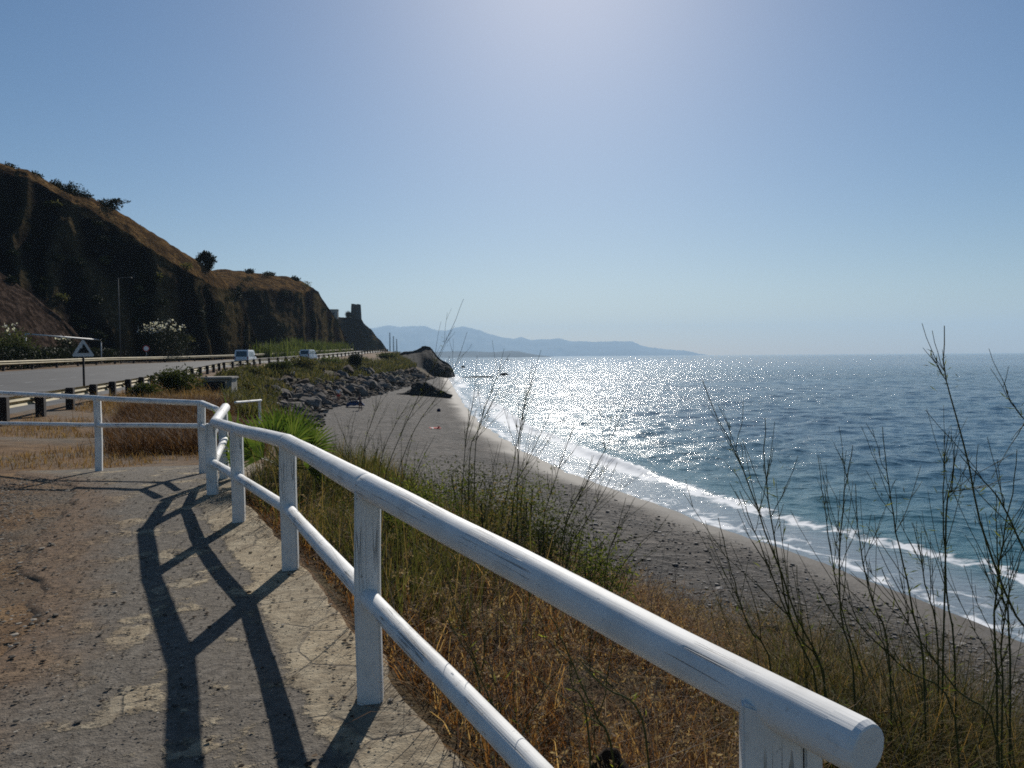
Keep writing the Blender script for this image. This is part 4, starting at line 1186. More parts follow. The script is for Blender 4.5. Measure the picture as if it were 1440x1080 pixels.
# pebbles on the near beach
n = 4200
Y = 9 + 26 * rng.uniform(0, 1, n) ** 1.6
KXb, _ = keys(Y); X = KXb[11] + (KXb[13] - 1.5 - KXb[11]) * rng.uniform(-.08, 1, n)
S = np.exp(rng.normal(math.log(.026), .5, n)).clip(.012, .10)
base = np.array([(1, 0, 0), (0, 1, 0), (-1, 0, 0), (0, -1, 0), (.7, .7, .55), (-.7, .7, .6), (-.65, -.7, .6), (.7, -.65, .5)], float)
V = base[None] * S[:, None, None] * rng.uniform(.6, 1.25, (n, 8, 3)) + np.stack([X, Y, height(X, Y) + .005], 1)[:, None]
qf = np.array([(0, 1, 5, 4), (1, 2, 6, 5), (2, 3, 7, 6), (3, 0, 4, 7), (4, 5, 6, 7)])
M_peb = NT('beach_pebbles'); M_peb = M_peb.done(M_peb.bsdf(M_peb.ramp(M_peb.n('NewGeometry').outputs['Random Per Island'], [(0, (.045, .042, .04)), (.6, (.13, .12, .11)), (1, (.27, .25, .23))]), .85, None, 0, .3))
tag(mk('pebbles', V.reshape(-1, 3), (np.arange(n)[:, None, None] * 8 + qf[None]).reshape(-1, 4), M_peb, None, False), kind='stuff')

# ------------------------------------------------------------------ plants
G_dry = m_leaf('dry_grass_blades', [(.15, (.040, .017, .009)), (.38, (.145, .060, .021)), (.58, (.25, .125, .045)), (.8, (.42, .28, .135))], .52)
G_russet = m_leaf('russet_dry_growth', [(.15, (.035, .016, .009)), (.45, (.085, .042, .022)), (.7, (.14, .075, .04)), (.9, (.20, .13, .075))], .3)
G_scrub = m_leaf('yellowing_scrub', [(.12, (.030, .026, .010)), (.35, (.060, .060, .018)), (.55, (.11, .095, .03)), (.75, (.17, .10, .04)), (.92, (.28, .22, .10))], .4)
G_mix = m_leaf('green_grass_blades', [(.15, (.026, .028, .009)), (.38, (.056, .062, .018)), (.58, (.10, .095, .03)), (.75, (.17, .115, .045)), (.9, (.27, .20, .09))], .42)
G_verge = m_leaf('verge_grass_blades', [(.15, (.085, .045, .02)), (.45, (.19, .11, .05)), (.7, (.27, .17, .08)), (.9, (.12, .12, .04))], .35)
G_far = m_leaf('bank_grass_blades', [(.15, (.03, .032, .012)), (.45, (.062, .066, .022)), (.7, (.12, .105, .04)), (.9, (.18, .13, .06))], .35)
G_stem = m_leaf('stalk_green', [(.1, (.028, .034, .013)), (.5, (.066, .072, .026)), (.9, (.13, .122, .055))], .08, .6)
G_thread = m_leaf('feathery_leaves', [(.1, (.03, .045, .012)), (.5, (.07, .09, .02)), (.9, (.17, .18, .04))], .5)
G_shrub = m_leaf('shrub_leaves', [(.1, (.014, .020, .007)), (.45, (.034, .044, .014)), (.75, (.068, .078, .024)), (1, (.12, .115, .045))], .35)
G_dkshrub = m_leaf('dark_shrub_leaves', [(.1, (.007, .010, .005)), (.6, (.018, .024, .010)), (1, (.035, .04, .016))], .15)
G_palm = m_leaf('palm_leaves', [(.1, (.022, .044, .010)), (.5, (.055, .088, .017)), (.9, (.12, .145, .032))], .45, .4)
G_reed = m_leaf('reed_leaves', [(.1, (.03, .042, .014)), (.5, (.06, .08, .024)), (.9, (.11, .12, .04))], .4)
G_twig = m_plain('grey_twigs', (.16, .125, .09), .9, 0, .25, 8)
G_flower = m_leaf('white_petals', [(0, (.55, .52, .48)), (1, (.80, .78, .74))], .3)
G_seed = m_leaf('seed_head_fluff', [(.1, (.13, .08, .045)), (.6, (.26, .18, .11)), (1, (.42, .33, .22))], .4)
G_bark = m_plain('grey_bark', (.07, .055, .042), .9, 0, .25, 6)
G_yellow = m_leaf('yellow_green_leaf', [(0, (.20, .24, .02)), (1, (.34, .36, .04))], .5)

RI = np.linalg.inv(RN)
def project(P):
    q = (np.asarray(P) - EYE) @ RI.T
    return 720 + FPX * q[:, 0] / -q[:, 2], 540 - FPX * q[:, 1] / -q[:, 2]
def keep_seen(P, m=260):
    x, y = project(P)
    return (x > -m) & (x < 1440 + m) & (y < 1080 + m * 1.2) & (P[:, 1] > .4)

def bank_points(n, y0, y1, t0, t1, py=1.4, pt=1.0):
    Y = y0 + (y1 - y0) * rng.uniform(0, 1, n) ** py
    e0, e1 = c_et(Y)[0], c_eb(Y)[0]
    X = e0 + .07 + (e1 - e0) * (t0 + (t1 - t0) * rng.uniform(0, 1, n) ** pt)
    P = np.stack([X, Y, height(X, Y) - .01], 1)
    return P[keep_seen(P)]
def stuff_blades(name, P, h, w, lean, mat):
    V, F = blades(P, h, w, lean)
    return tag(mk(name, V, F, mat, None, False), kind='stuff')
def clump(P, s, thr, seed):
    return P[vnoise(P[:, 0] * s, P[:, 1] * s, seed) > thr]

# dry orange and brown growth under and beyond the railing
P = np.concatenate([bank_points(60000, .5, 9, 0, .55, 1.2, .9), bank_points(26000, 2, 13, .2, 1.0, 1.2)])
P = P[vnoise(P[:, 0] * 2.4, P[:, 1] * 2.4, 6) > .22]
n = len(P)
hh = rng.gamma(5, .036, n) * (.4 + 1.1 * vnoise(P[:, 0] * 1.3, P[:, 1] * 1.3, 5))
stuff_blades('dry_grass', P, hh.clip(.06, .55), rng.uniform(.0012, .0028, n) * (1 + P[:, 1] * .09), rng.uniform(.2, 2.2, n), G_dry)
# fluffy heads and curled dead stalks
P = bank_points(9500, .8, 10, .02, .7, 1.2); n = len(P)
H = P.copy(); H[:, 2] += rng.gamma(5, .05, n).clip(.08, .5)
C = np.repeat(H, 10, 0) + rng.normal(0, .010, (n * 10, 3))
V, F = leaves(C, .019, .5, .2)
tag(mk('seed_heads', V, F, G_seed, None, False), kind='stuff')
P = bank_points(13000, .6, 11, .0, .9, 1.2); n = len(P)
K = 7; tt = np.linspace(0, 1, K)
a = rng.uniform(0, 6.28, n); ln = rng.gamma(4, .11, n).clip(.15, .9)
dirn = np.stack([np.cos(a), np.sin(a)], 1)
pts = np.zeros((n, K, 3)); tilt = rng.uniform(.2, 1.4, n)
pts[:, :, :2] = P[:, None, :2] + dirn[:, None] * (ln * np.sin(tilt))[:, None, None] * tt[None, :, None]
pts[:, :, 2] = P[:, None, 2] + (ln * np.cos(tilt))[:, None] * tt[None] + .02
pts[:, 1:] += np.cumsum(rng.normal(0, .022, (n, K - 1, 3)), 1)
V, F = tubes(pts, np.repeat((rng.uniform(.0012, .003, n))[:, None], K, 1) * (1 - .7 * tt)[None], 3, False)
tag(mk('dead_twigs', V, F, G_twig, None, True), kind='stuff')
P = bank_points(42000, .5, 11, .0, .95, 1.2); P[:, 2] += rng.gamma(2, .03, len(P)).clip(0, .2)
P = P[vnoise(P[:, 0] * 3.0, P[:, 1] * 3.0, 16) > .30]
V, F = leaves(P, .030, .35, .25)
tag(mk('dry_leaves', V, F, G_dry, None, False), kind='stuff')
# green grass behind the middle posts
P = np.concatenate([clump(bank_points(34000, 3.6, 12, 0.02, .5, .9), .9, .38, 21), clump(bank_points(14000, 7, 22, 0, .6, 1.0), .5, .35, 22)])
xx, yy_ = project(P); P = P[(P[:, 1] > 4.6) & (xx + rng.normal(0, 70, len(P)) < 660)]; n = len(P)
hh = rng.gamma(6, .07, n) * (.5 + .9 * vnoise(P[:, 0] * .8, P[:, 1] * .8, 27))
stuff_blades('green_grass', P, hh.clip(.1, .95), rng.uniform(.002, .0045, n) * (1 + P[:, 1] * .05), rng.uniform(.05, .8, n), G_mix)
# yellowing scrub at the right hand foot of the bank
P = clump(bank_points(60000, 1.2, 13, .15, 1.02, 1.0), .7, .40, 29); P = P[project(P)[0] + rng.normal(0, 60, len(P)) > 1080]; n = len(P)
stuff_blades('green_grass', P, rng.gamma(6, .072, n).clip(.12, .95), rng.uniform(.0016, .0034, n) * (1 + P[:, 1] * .05), rng.uniform(.2, 1.8, n), G_scrub)
# dry verge behind the cross railing and up to the road
def verge_points(n, y0, y1, py=1.3, x0=-.98, x1=.0):
    Y = y0 + (y1 - y0) * rng.uniform(0, 1, n) ** py
    a, b = c_r1(Y)[0] + 1.2, c_et(Y)[0]
    X = b + (b - a) * rng.uniform(x0, x1, n)
    P = np.stack([X, Y, height(X, Y) - .01], 1)
    return P[keep_seen(P)]
P = clump(verge_points(26000, 12.4, 60), .45, .50, 31); n = len(P)
stuff_blades('dry_grass', P, (rng.gamma(5, .022, n) * (1 + sstep(16, 30, P[:, 1]) * 1.6)).clip(.05, .9), rng.uniform(.003, .006, n) * (1 + P[:, 1] * .03), rng.uniform(.1, 1.2, n), G_verge)
# tall russet dry growth behind the cross railing
P = verge_points(30000, 15, 31, 1.0, -.62, -.02)
xx, yy_ = project(P); P = P[(vnoise(P[:, 0] * .35, P[:, 1] * .35, 35) > .30) & (xx + rng.normal(0, 14, len(P)) > 165)]; n = len(P)
stuff_blades('dry_grass', P, rng.gamma(7, .068, n).clip(.15, .75), rng.uniform(.004, .008, n) * 1.1, rng.uniform(.2, 1.5, n), G_russet)
# the grassy upper bank along the road
Y = 24 + 215 * rng.uniform(0, 1, 42000) ** 1.25
X = c_et(Y)[0] + (c_eb(Y)[0] - c_et(Y)[0]) * rng.uniform(.0, .6, len(Y))
P = np.stack([X, Y, height(X, Y) - .03], 1); P = clump(P, .12, .34, 37); n = len(P)
stuff_blades('bank_grass', P, rng.gamma(6, .075, n).clip(.15, 1.0) * (1 + P[:, 1] * .003), rng.uniform(.012, .03, n) * (1 + P[:, 1] * .02), rng.uniform(.1, .9, n), G_far)
# reeds at the foot of the far hill
a0, b0 = np.array([-48, 148.0]), np.array([-51.5, 240.0])
n = 9000; t = rng.uniform(0, 1, n) ** 1.3
XY = a0 + (b0 - a0) * t[:, None] + rng.normal(0, 1, (n, 2)) * np.array([1.6, 2.0]) - np.array([2.2, 0])
P = np.stack([XY[:, 0], XY[:, 1], height(XY[:, 0], XY[:, 1]) - .1], 1)
stuff_blades('reeds', P, rng.gamma(9, .26, n).clip(.8, 3.9) * (.5 + vnoise(P[:, 1] * .12, P[:, 0] * .2, 39)), rng.uniform(.05, .11, n), rng.uniform(.05, .5, n), G_reed)

# ---- shrubs, each a thing
def shrub(name, label, cat, x, y, w, h, n, ls, mat, z=None, group=None, flowers=0, lobes=7, open_=.35, stems=5, aspect=.5):
    z = hz(x, y) if z is None else z
    s = thing(name, label, cat, (x, y, z), 0, group)
    C = []
    for i in range(lobes):
        a = rng.uniform(0, 6.28); rr = rng.uniform(.0, .62)
        C.append((math.cos(a) * rr * w / 2, math.sin(a) * rr * w / 2, h * rng.uniform(.35, .75), rng.uniform(.28, .48)))
    C = np.array(C)
    k = rng.integers(lobes, size=n)
    d = rng.normal(0, 1, (n, 3)); d /= np.linalg.norm(d, axis=1, keepdims=True)
    rad = C[k, 3] * rng.uniform(0, 1, n) ** open_ * (1 + .35 * fbm(d[:, 0] * 2.5 + k, d[:, 1] * 2.5 + d[:, 2] * 2, 3, int(abs(x * 13 + y)) % 97))
    P = C[k, :3] + d * rad[:, None] * np.array([w, w, h * 1.05])
    P[:, 2] = np.abs(P[:, 2])
    V, F = leaves(P, ls, aspect, .35)
    mk('foliage', V, F, mat, s)
    if flowers:
        kk = np.argsort(-(P[:, 2] / h + rng.uniform(0, .8, n) - .25 * P[:, 1] / w))[:flowers]
        Q = np.repeat(P[kk] + d[kk] * ls * .4, 5, 0) + rng.normal(0, ls * .4, (len(kk) * 5, 3))
        V, F = leaves(Q, ls * .9, .8, .5); mk('blossom', V, F, G_flower, s)  # petals; on the wide oleander they imitate highlights on leaves
    PT = []
    for i in range(stems):
        c = C[i % lobes]
        t = np.linspace(0, 1, 6)[:, None]
        q = np.array([0, 0, -.1]) * (1 - t) + np.array([c[0], c[1], c[2]]) * t + np.array([c[0] * .2, c[1] * .2, .0]) * np.sin(t * PI)
        PT.append(q)
    V, F = tubes(np.array(PT), np.tile(np.linspace(.02, .008, 6) * max(.6, w * .8), (stems, 1)), 5)
    mk('stem', V, F, G_bark, s, True)
    return s
def shrub_px(name, label, cat, px, base, d, wpx, hpx, n, ls, mat, **kw):
    p = U(px, base, d); k = d / 1080
    z = kw.pop('z', None)
    if z == 'px': z = p[2]
    return shrub(name, label, cat, p[0], p[1], wpx * k, hpx * k, n, ls, mat, z=z, **kw)

shrub_px('bush', 'leafy green bush at the roadside, the broadest by the guard rail', 'bush', 256, 550, 40, 78, 40, 2600, .16, G_shrub)
shrub_px('bush', 'lower green bush hugging the guard rail on the sign side of the broad bush', 'bush', 208, 548, 36, 46, 24, 1500, .14, G_shrub)
shrub_px('bush', 'yellowish bush between the broad green bush and the concrete culvert', 'bush', 293, 546, 45, 44, 20, 1300, .15, G_mix)
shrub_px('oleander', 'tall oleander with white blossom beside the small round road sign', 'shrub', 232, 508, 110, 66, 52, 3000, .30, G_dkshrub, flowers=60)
shrub_px('oleander', 'wide oleander with petal flecks for leaf highlights above the dark hedge by the pipe frame', 'shrub', 26, 508, 71, 78, 52, 3200, .26, G_shrub, flowers=8)  # the few white petals are added as pale highlights on its leaves
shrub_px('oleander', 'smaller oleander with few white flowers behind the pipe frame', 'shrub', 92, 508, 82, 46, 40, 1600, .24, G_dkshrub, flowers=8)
for i, (px, py, d, w_, h_, lab) in enumerate([(10, 246, 96, 40, 20, 'dark round shrub on the hill crest, highest of the row'), (46, 256, 99, 32, 17, 'second highest dark shrub along the falling hill crest'),
        (76, 272, 101, 26, 20, 'small dark shrub on the crest, above the two joined shrubs'), (104, 284, 103, 40, 28, 'large dark shrub on the crest joined to a smaller one downhill'),
        (120, 288, 104, 26, 20, 'smaller dark shrub joined to the large crest shrub'), (150, 297, 106, 36, 19, 'broad flat dark shrub on the crest just above the bare straw slope'),
        (190, 322, 109, 14, 9, 'tiny dark shrub on the straw coloured crest halfway down')]):
    shrub_px('crest_shrub', lab, 'shrub', px, py + 4, np.interp(px, [0, 40, 80, 130, 160, 200], [115, 116, 117, 119, 121, 124]), w_, h_, 1500, .32, G_dkshrub, z='px', stems=3)
for i, (px, py, d, w_, h_, lab) in enumerate([(352, 383, 217, 18, 7, 'first dark shrub on the yellow top of the second hill, beside the pale strip'), (378, 387, 222, 22, 8, 'widest dark shrub on the top of the second hill'), (414, 394, 231, 16, 8, 'dark shrub near the seaward brow of the second hill')]):
    shrub_px('crest_shrub', lab, 'shrub', px, py + 3, d, w_, h_, 500, .5, G_dkshrub, z='px', stems=3)

def hill_px(px, py, d0=40, d1=300):
    """first hillside point behind a pixel"""
    dg = bpy.context.evaluated_depsgraph_get()
    r = ray(px, py)
    for _ in range(1):
        ok, loc, nr, ix, ob, _m = sc.ray_cast(dg, Vector(EYE + r * d0), Vector(r))
        if ok: return np.array(loc)
    return None

sc.view_layers[0].update()
ci = 0
r5 = np.random.default_rng(91)
while ci < 44:
    px, py = r5.uniform(0, 470), r5.uniform(250, 490)
    q = hill_px(px, py, 66)
    if q is None or q[1] > 300: continue
    ci += 1; k = q[1] / 1080
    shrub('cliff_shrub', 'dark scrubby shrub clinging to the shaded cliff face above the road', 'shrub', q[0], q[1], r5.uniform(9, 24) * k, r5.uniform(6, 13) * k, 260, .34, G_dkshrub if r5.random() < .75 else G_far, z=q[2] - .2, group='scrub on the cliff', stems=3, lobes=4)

# the lone tree on the brow
p = U(289, 376, 134)
s = thing('tree', 'lone dark tree leaning on the brow where the first hill ends', 'tree', p); s.scale = (1.35, 1.35, 1.25)
V, F = tubes(np.array([[(.2, 0, -.8), (.35, 0, .6), (.15, 0, 1.4), (-.1, 0, 2.4)]]), np.array([[.26, .2, .16, .06]]), 8); mk('trunk', V, F, G_bark, s, True)
C = np.array([(-.5, 0, 2.2, .62), (.3, .2, 2.5, .55), (.75, 0, 1.9, .55), (.2, 0, 1.5, .6), (-.95, 0, 1.7, .34), (.55, -.3, 1.0, .45), (-.2, .2, 2.75, .35)])
n = 2600; kq = rng.integers(len(C), size=n); d = rng.normal(0, 1, (n, 3)); d /= np.linalg.norm(d, axis=1, keepdims=True)
V, F = leaves(C[kq, :3] - np.array([0, 0, .95]) + d * (C[kq, 3] * rng.uniform(.2, 1.2, n))[:, None], .30, .5, .3); mk('crown', V, F, G_dkshrub, s)
# palm beside the tower
p = U(490.5, 453, 456); k = 456 / 1080
s = thing('palm_tree', 'small dark palm with a round crown standing beside the watchtower', 'palm', p)
pipe('trunk', [(0, 0, -1), (.1, 0, 3.0), (0, 0, 8.5 * k + 1)], [.28, .2, .2], G_bark, s)
n = 420; d = rng.normal(0, 1, (n, 3)); d[:, 2] += .1; d /= np.linalg.norm(d, axis=1, keepdims=True)
V, F = leaves(np.zeros((n, 3)) + np.array([0, 0, 9.2 * k + .6]) + d * .25, 2.0, .14, 0, d + np.array([0, 0, -.25])); mk('crown', V, F, G_dkshrub, s)
# hedge along the inland side of the road
n = 13000; Y = rng.uniform(44, 93, n)
off = -3.3 + rng.normal(0, .55, n); X = c_r0(Y)[0] + off
top = 1.75 + .5 * fbm(Y * .35, Y * 0, 4, 51)
P = np.stack([X, Y, height(X, Y, False) + top * rng.uniform(0, 1, n) ** .7], 1)
s = thing('hedge', 'long dark clipped hedge running behind the inland guard rail', 'hedge', (float(X.mean()), 68, .8))
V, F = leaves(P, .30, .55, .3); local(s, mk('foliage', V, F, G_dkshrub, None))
PT = []
for y in np.arange(45, 93, 2.0):
    x = float(c_r0(y)[0]) - 3.3; g = hz(x, y); PT.append([(x, y, g - .2), (x + .1, y, g + .6), (x, y + .1, g + 1.3)])
V, F = tubes(np.array(PT), np.full((len(PT), 3), .05), 5); local(s, mk('stem', V, F, G_bark, None))

# shrubs on the bank beyond the railing
BK = ['feathery green shrub on the bank behind the post nearest the camera but one', 'dense green shrub on the bank showing just above the long top rail', 'dark leafy shrub low on the bank beside the pebble beach, above the rail', 'small shrub with yellowing tips close behind the second post',
      'bushy green plant beside the fan palm on the beach side', 'loose shrub on the lower bank where the beach widens', 'green shrub farthest down the bank from the railing', 'round shrub standing over the upper rail between two tall stalks']
for i, (px, d, w_, h_) in enumerate([(610, 7.6, 1.1, 1.0), (690, 7.6, 1.2, 1.05), (775, 7.4, 1.1, .95), (560, 6.6, .8, .8), (478, 10.0, 1.2, .75), (660, 11.5, 1.5, 1.1), (735, 10.0, 1.5, 1.1), (835, 6.6, .9, .85)]):
    p = U(px, 700, d)
    shrub('shrub', BK[i], 'shrub', p[0], p[1], w_, h_, 1900, .045, (G_thread if i in (0, 3, 6, 7) else G_mix if i in (1, 4) else G_shrub), lobes=9, open_=.7, aspect=.32)
for px, py, d, w_, h_, lab in ((1235, 1010, 3.7, .75, .62, 'olive scrub clump just beyond the cut rail end'), (1330, 960, 4.3, .9, .8, 'wide yellowing scrub clump among the seaward stalks'), (1425, 1010, 3.9, .8, .75, 'dense olive scrub at the seaward corner of the bank'), (1160, 930, 4.8, .8, .6, 'straw coloured scrub behind the near rail, facing the pebbles')):
    p = U(px, py, d); z = hz(p[0], p[1])
    s = thing('scrub', lab, 'plant', (p[0], p[1], z))
    n = 1500; a = rng.uniform(0, 6.28, n); rr = w_ * .5 * rng.uniform(0, 1, n) ** .7
    Q = np.stack([np.cos(a) * rr, np.sin(a) * rr, np.zeros(n)], 1); Q[:, 2] = height(Q[:, 0] + p[0], Q[:, 1] + p[1]) - z - .02
    V, F = blades(Q, rng.gamma(7, h_ / 9, n).clip(.1, h_ * 1.3), rng.uniform(.0016, .0034, n), rng.uniform(.2, 1.5, n)); mk('foliage', V, F, G_scrub, s)
    m = 46; a = rng.uniform(0, 6.28, m); tt = np.linspace(0, 1, 7); ln = rng.uniform(.5, 1.25, m) * h_
    PT = np.zeros((m, 7, 3)); base_ = np.stack([np.cos(a), np.sin(a)], 1) * (w_ * .2 * rng.uniform(0, 1, m))[:, None]
    PT[:, :, :2] = base_[:, None] + np.stack([np.cos(a), np.sin(a)], 1)[:, None] * (ln * rng.uniform(.1, .7, m))[:, None, None] * (tt ** 1.3)[None, :, None]
    PT[:, :, 2] = ln[:, None] * tt[None] * .95 - .05
    PT[:, 1:] += np.cumsum(rng.normal(0, .008, (m, 6, 3)), 1)
    V, F = tubes(PT, np.repeat(rng.uniform(.0014, .0032, m)[:, None], 7, 1) * (1 - .6 * tt)[None], 4, False); mk('stem', V, F, G_stem, s, True)
# roadside shrubs along the bank
RS = ['olive green shrub on the bank edge below the nearer van', 'round green shrub on the bank edge between the two vans', 'brownish shrub on the bank below the farther van', 'green shrub on the shoulder past the farther van', 'dark shrub overhanging the red earth scar of the bank', 'low shrub on the bank edge near the culvert', 'pale green shrub behind the concrete culvert', 'last shrub on the shoulder before the rocky headland']
for i, (px, py, d, w_, h_) in enumerate([(352, 528, 82, 44, 16), (388, 520, 95, 42, 15), (428, 516, 110, 40, 16), (462, 510, 128, 34, 13), (500, 514, 135, 24, 20), (322, 534, 66, 38, 14), (336, 530, 56, 40, 15), (545, 501, 190, 26, 9)]):
    p = U(px, py, d); k = d / 1080
    shrub('roadside_shrub', RS[i], 'shrub', p[0], p[1], w_ * k, h_ * k, 1300, .2 + d * .0012, [G_far, G_shrub, G_far, G_reed, G_dkshrub, G_far, G_mix, G_shrub][i])

# ---- fan palm
p = U(392, 616, 9.6); g = hz(p[0], p[1])
s = thing('fan_palm', 'bright green dwarf fan palm with stiff pleated fans behind the railing', 'palm', (p[0] + .06, p[1], g + .06)); s.scale = (.8, .8, .84)
hub = np.array([0, 0, .35])
V, F = tubes(np.array([[(0, 0, -.2), (0, 0, .2), (0, 0, .42)]]), np.array([[.10, .11, .07]]), 8); mk('trunk', V, F, G_bark, s, True)
fans = [(-.55, .75, .6), (-.25, 1.0, .62), (.1, 1.05, .65), (.45, .9, .62), (.8, .6, .6), (.6, .3, .55), (-.75, .4, .55), (-.1, .55, .55), (.25, .6, .6), (1.0, .25, .45), (-.4, .25, .5), (.95, .05, .5), (.05, .15, .5), (.5, .0, .5)]
for i, (dx, up_, sz) in enumerate(fans):
    fw_ = rng.uniform(-.55, .35)
    D = np.array([dx, fw_, up_]); D /= np.linalg.norm(D)
    tip = hub + D * (.52 if i < 9 else .36)
    pet = np.array([hub, hub * .5 + tip * .5 + np.array([0, 0, .03]), tip])
    side = np.cross(D, np.array([.1 * rng.normal(), -1, .25 * rng.normal()])); side /= np.linalg.norm(side)
    fn = np.cross(side, D)
    L = []
    for q in np.linspace(-.95, .95, 15):
        dd = D * math.cos(q) + side * math.sin(q)
        ln = sz * .98 * (1 - .22 * abs(q)) * rng.uniform(.88, 1.06)
        wv = np.cross(dd, fn) * .016
        m = tip + dd * ln * .55; e = tip + dd * ln + np.array([0, 0, -.05 * ln - .02 * rng.random()])
        L.append([tip - wv * .3, m - wv + fn * .008, e, m + wv + fn * .008])
    V = np.array(L).reshape(-1, 3); F = np.arange(len(V)).reshape(-1, 4)
    v2, f2_ = tubes(pet[None], np.full((1, 3), .008), 5)
    fr = mk('frond', *join([(V, [F]), (v2, f2_)]), G_palm, s)
# a separate palm shoot by the stair handrail
p = U(331, 590, 9.9); g = hz(p[0], p[1])
s = thing('palm_shoot', 'single upright green palm shoot beside the corner post of the railing', 'palm', (p[0], p[1], g))
for q, hgt in ((-.22, .95), (-.10, 1.1), (.02, .9), (.14, .8), (-.3, .75)):
    pts = np.array([[(0, 0, -.05), (q * .3, 0, hgt * .4), (q * .8, .02, hgt * .75), (q * 1.5, .03, hgt)]])
    V = np.concatenate([pts[0] + np.array([.022, 0, 0]) * np.array([.5, 1.2, 1, .1])[:, None], pts[0] - np.array([.022, 0, 0]) * np.array([.5, 1.2, 1, .1])[:, None]])
    mk('leaf', V, np.array([[0, 1, 5, 4], [1, 2, 6, 5], [2, 3, 7, 6]]), G_palm, s)

# ---- tall branching stalks
def spline(P, m):
    P = np.array(P, float); P = np.vstack([2 * P[0] - P[1], P, 2 * P[-1] - P[-2]])
    out = []
    n = len(P) - 3
    for u in np.linspace(0, n - 1e-6, m):
        i = int(u); t = u - i; a, b, c, d = P[i:i + 4]
        out.append(.5 * (2 * b + (c - a) * t + (2 * a - 5 * b + 4 * c - d) * t * t + (3 * b - a - 3 * c + d) * t ** 3))
    return np.array(out)
def stalk(path, r0, r1, nb, parent, bl=.32, sub=True):
    """path from tip to root; returns one mesh with its side shoots"""
    m = 18
    S = spline(path[::-1], m)
    S[1:-1] += rng.normal(0, .002, (m - 2, 3))
    rad = np.linspace(r0, r1, m)
    parts = [tubes(S, rad, 6)]
    shoots = []
    L = np.linalg.norm(S[-1] - S[0])
    for b in range(nb):
        i = int(rng.uniform(m * .28, m * .82)); base = S[i]
        T_ = S[min(i + 1, m - 1)] - S[i]; T_ /= np.linalg.norm(T_) + 1e-9
        a = rng.uniform(0, 6.28)
        sd_ = np.array([math.cos(a), math.sin(a) * .8, .1]); D = T_ * 1.0 + sd_ * rng.uniform(.30, .7); D /= np.linalg.norm(D)
        ln = bl * rng.uniform(.35, 1.25) * (1.25 - i / m)
        kk = 6; t = np.linspace(0, 1, kk)[:, None]
        Q = base + D * ln * t + T_ * ln * .25 * t ** 2 + np.cumsum(rng.normal(0, .0035, (kk, 3)), 0) * (t > 0)
        parts.append(tubes(Q, np.linspace(max(rad[i] * .62, .0016), .0011, kk), 5)); shoots.append(Q)
        if sub:
            for _ in range(rng.integers(0, 3)):
                j = rng.integers(1, kk - 1); a2 = rng.uniform(0, 6.28)
                D2 = D + np.array([math.cos(a2), math.sin(a2), .3]) * rng.uniform(.35, .65); D2 /= np.linalg.norm(D2)
                l2 = ln * rng.uniform(.2, .5); t4 = np.linspace(0, 1, 4)[:, None]
                Q2 = Q[j] + D2 * l2 * t4 + T_ * l2 * .2 * t4 ** 2
                parts.append(tubes(Q2, np.linspace(.0016, .0009, 4), 4)); shoots.append(Q2)
    V, F = join(parts)
    return V, F, S, shoots
def stalk_plant(label, stems, extra=3, leaf=220, name='fennel', r=.0048, spread=.35, tall=1.4, lmat=None, nb=5):
    """stems: (list of px,py from tip down, depth at tip, depth at root)"""
    made = []
    for pts, d0, d1 in stems:
        m = len(pts); W3 = [U(x, y, d0 + (d1 - d0) * i / (m - 1)) for i, (x, y) in enumerate(pts)]
        q = W3[-1] + (W3[-1] - W3[-2]) * .3
        root = np.array([q[0], q[1], hz(q[0], q[1]) - .05])
        if root[2] < W3[-1][2] - .1: W3.append(root)
        made.append(np.array(W3))
    c = np.mean([w_[-1] for w_ in made], 0); c[2] = hz(c[0], c[1])
    s = thing(name, label, 'plant', c)
    for _ in range(extra):
        a = rng.uniform(0, 6.28); rr = rng.uniform(.02, .12)
        b = c + np.array([math.cos(a) * rr, math.sin(a) * rr, -.03]); hgt = tall * rng.uniform(.45, 1.0)
        le = np.array([math.cos(a), math.sin(a) * .7, 0]) * spread * rng.uniform(.3, 1.3)
        made.append(np.array([b + le * hgt * u ** 1.4 + np.array([0, 0, hgt * u]) for u in (1, .75, .5, .25, 0)]))
    lv = []
    for w_ in made:
        ln = np.linalg.norm(w_[0] - w_[-1])
        V, F, S, sh = stalk(w_, r * min(1.15, .55 + ln * .3), .0016, int(nb * min(1.6, ln)), s, .46)
        local(s, mk('stem', V, F, G_stem, None, True))
        for Q in sh[::2]: lv.append(Q[0])
        lv += list(S[2:9])
    lv = np.array(lv)
    if leaf:
        C = np.repeat(lv, max(1, leaf // len(lv) + 1), 0) + rng.normal(0, .02, (len(lv) * max(1, leaf // len(lv) + 1), 3))
        V, F = leaves(C, .042, .11, .7); local(s, mk('leaves', V, F, lmat or G_thread, None))
    return s

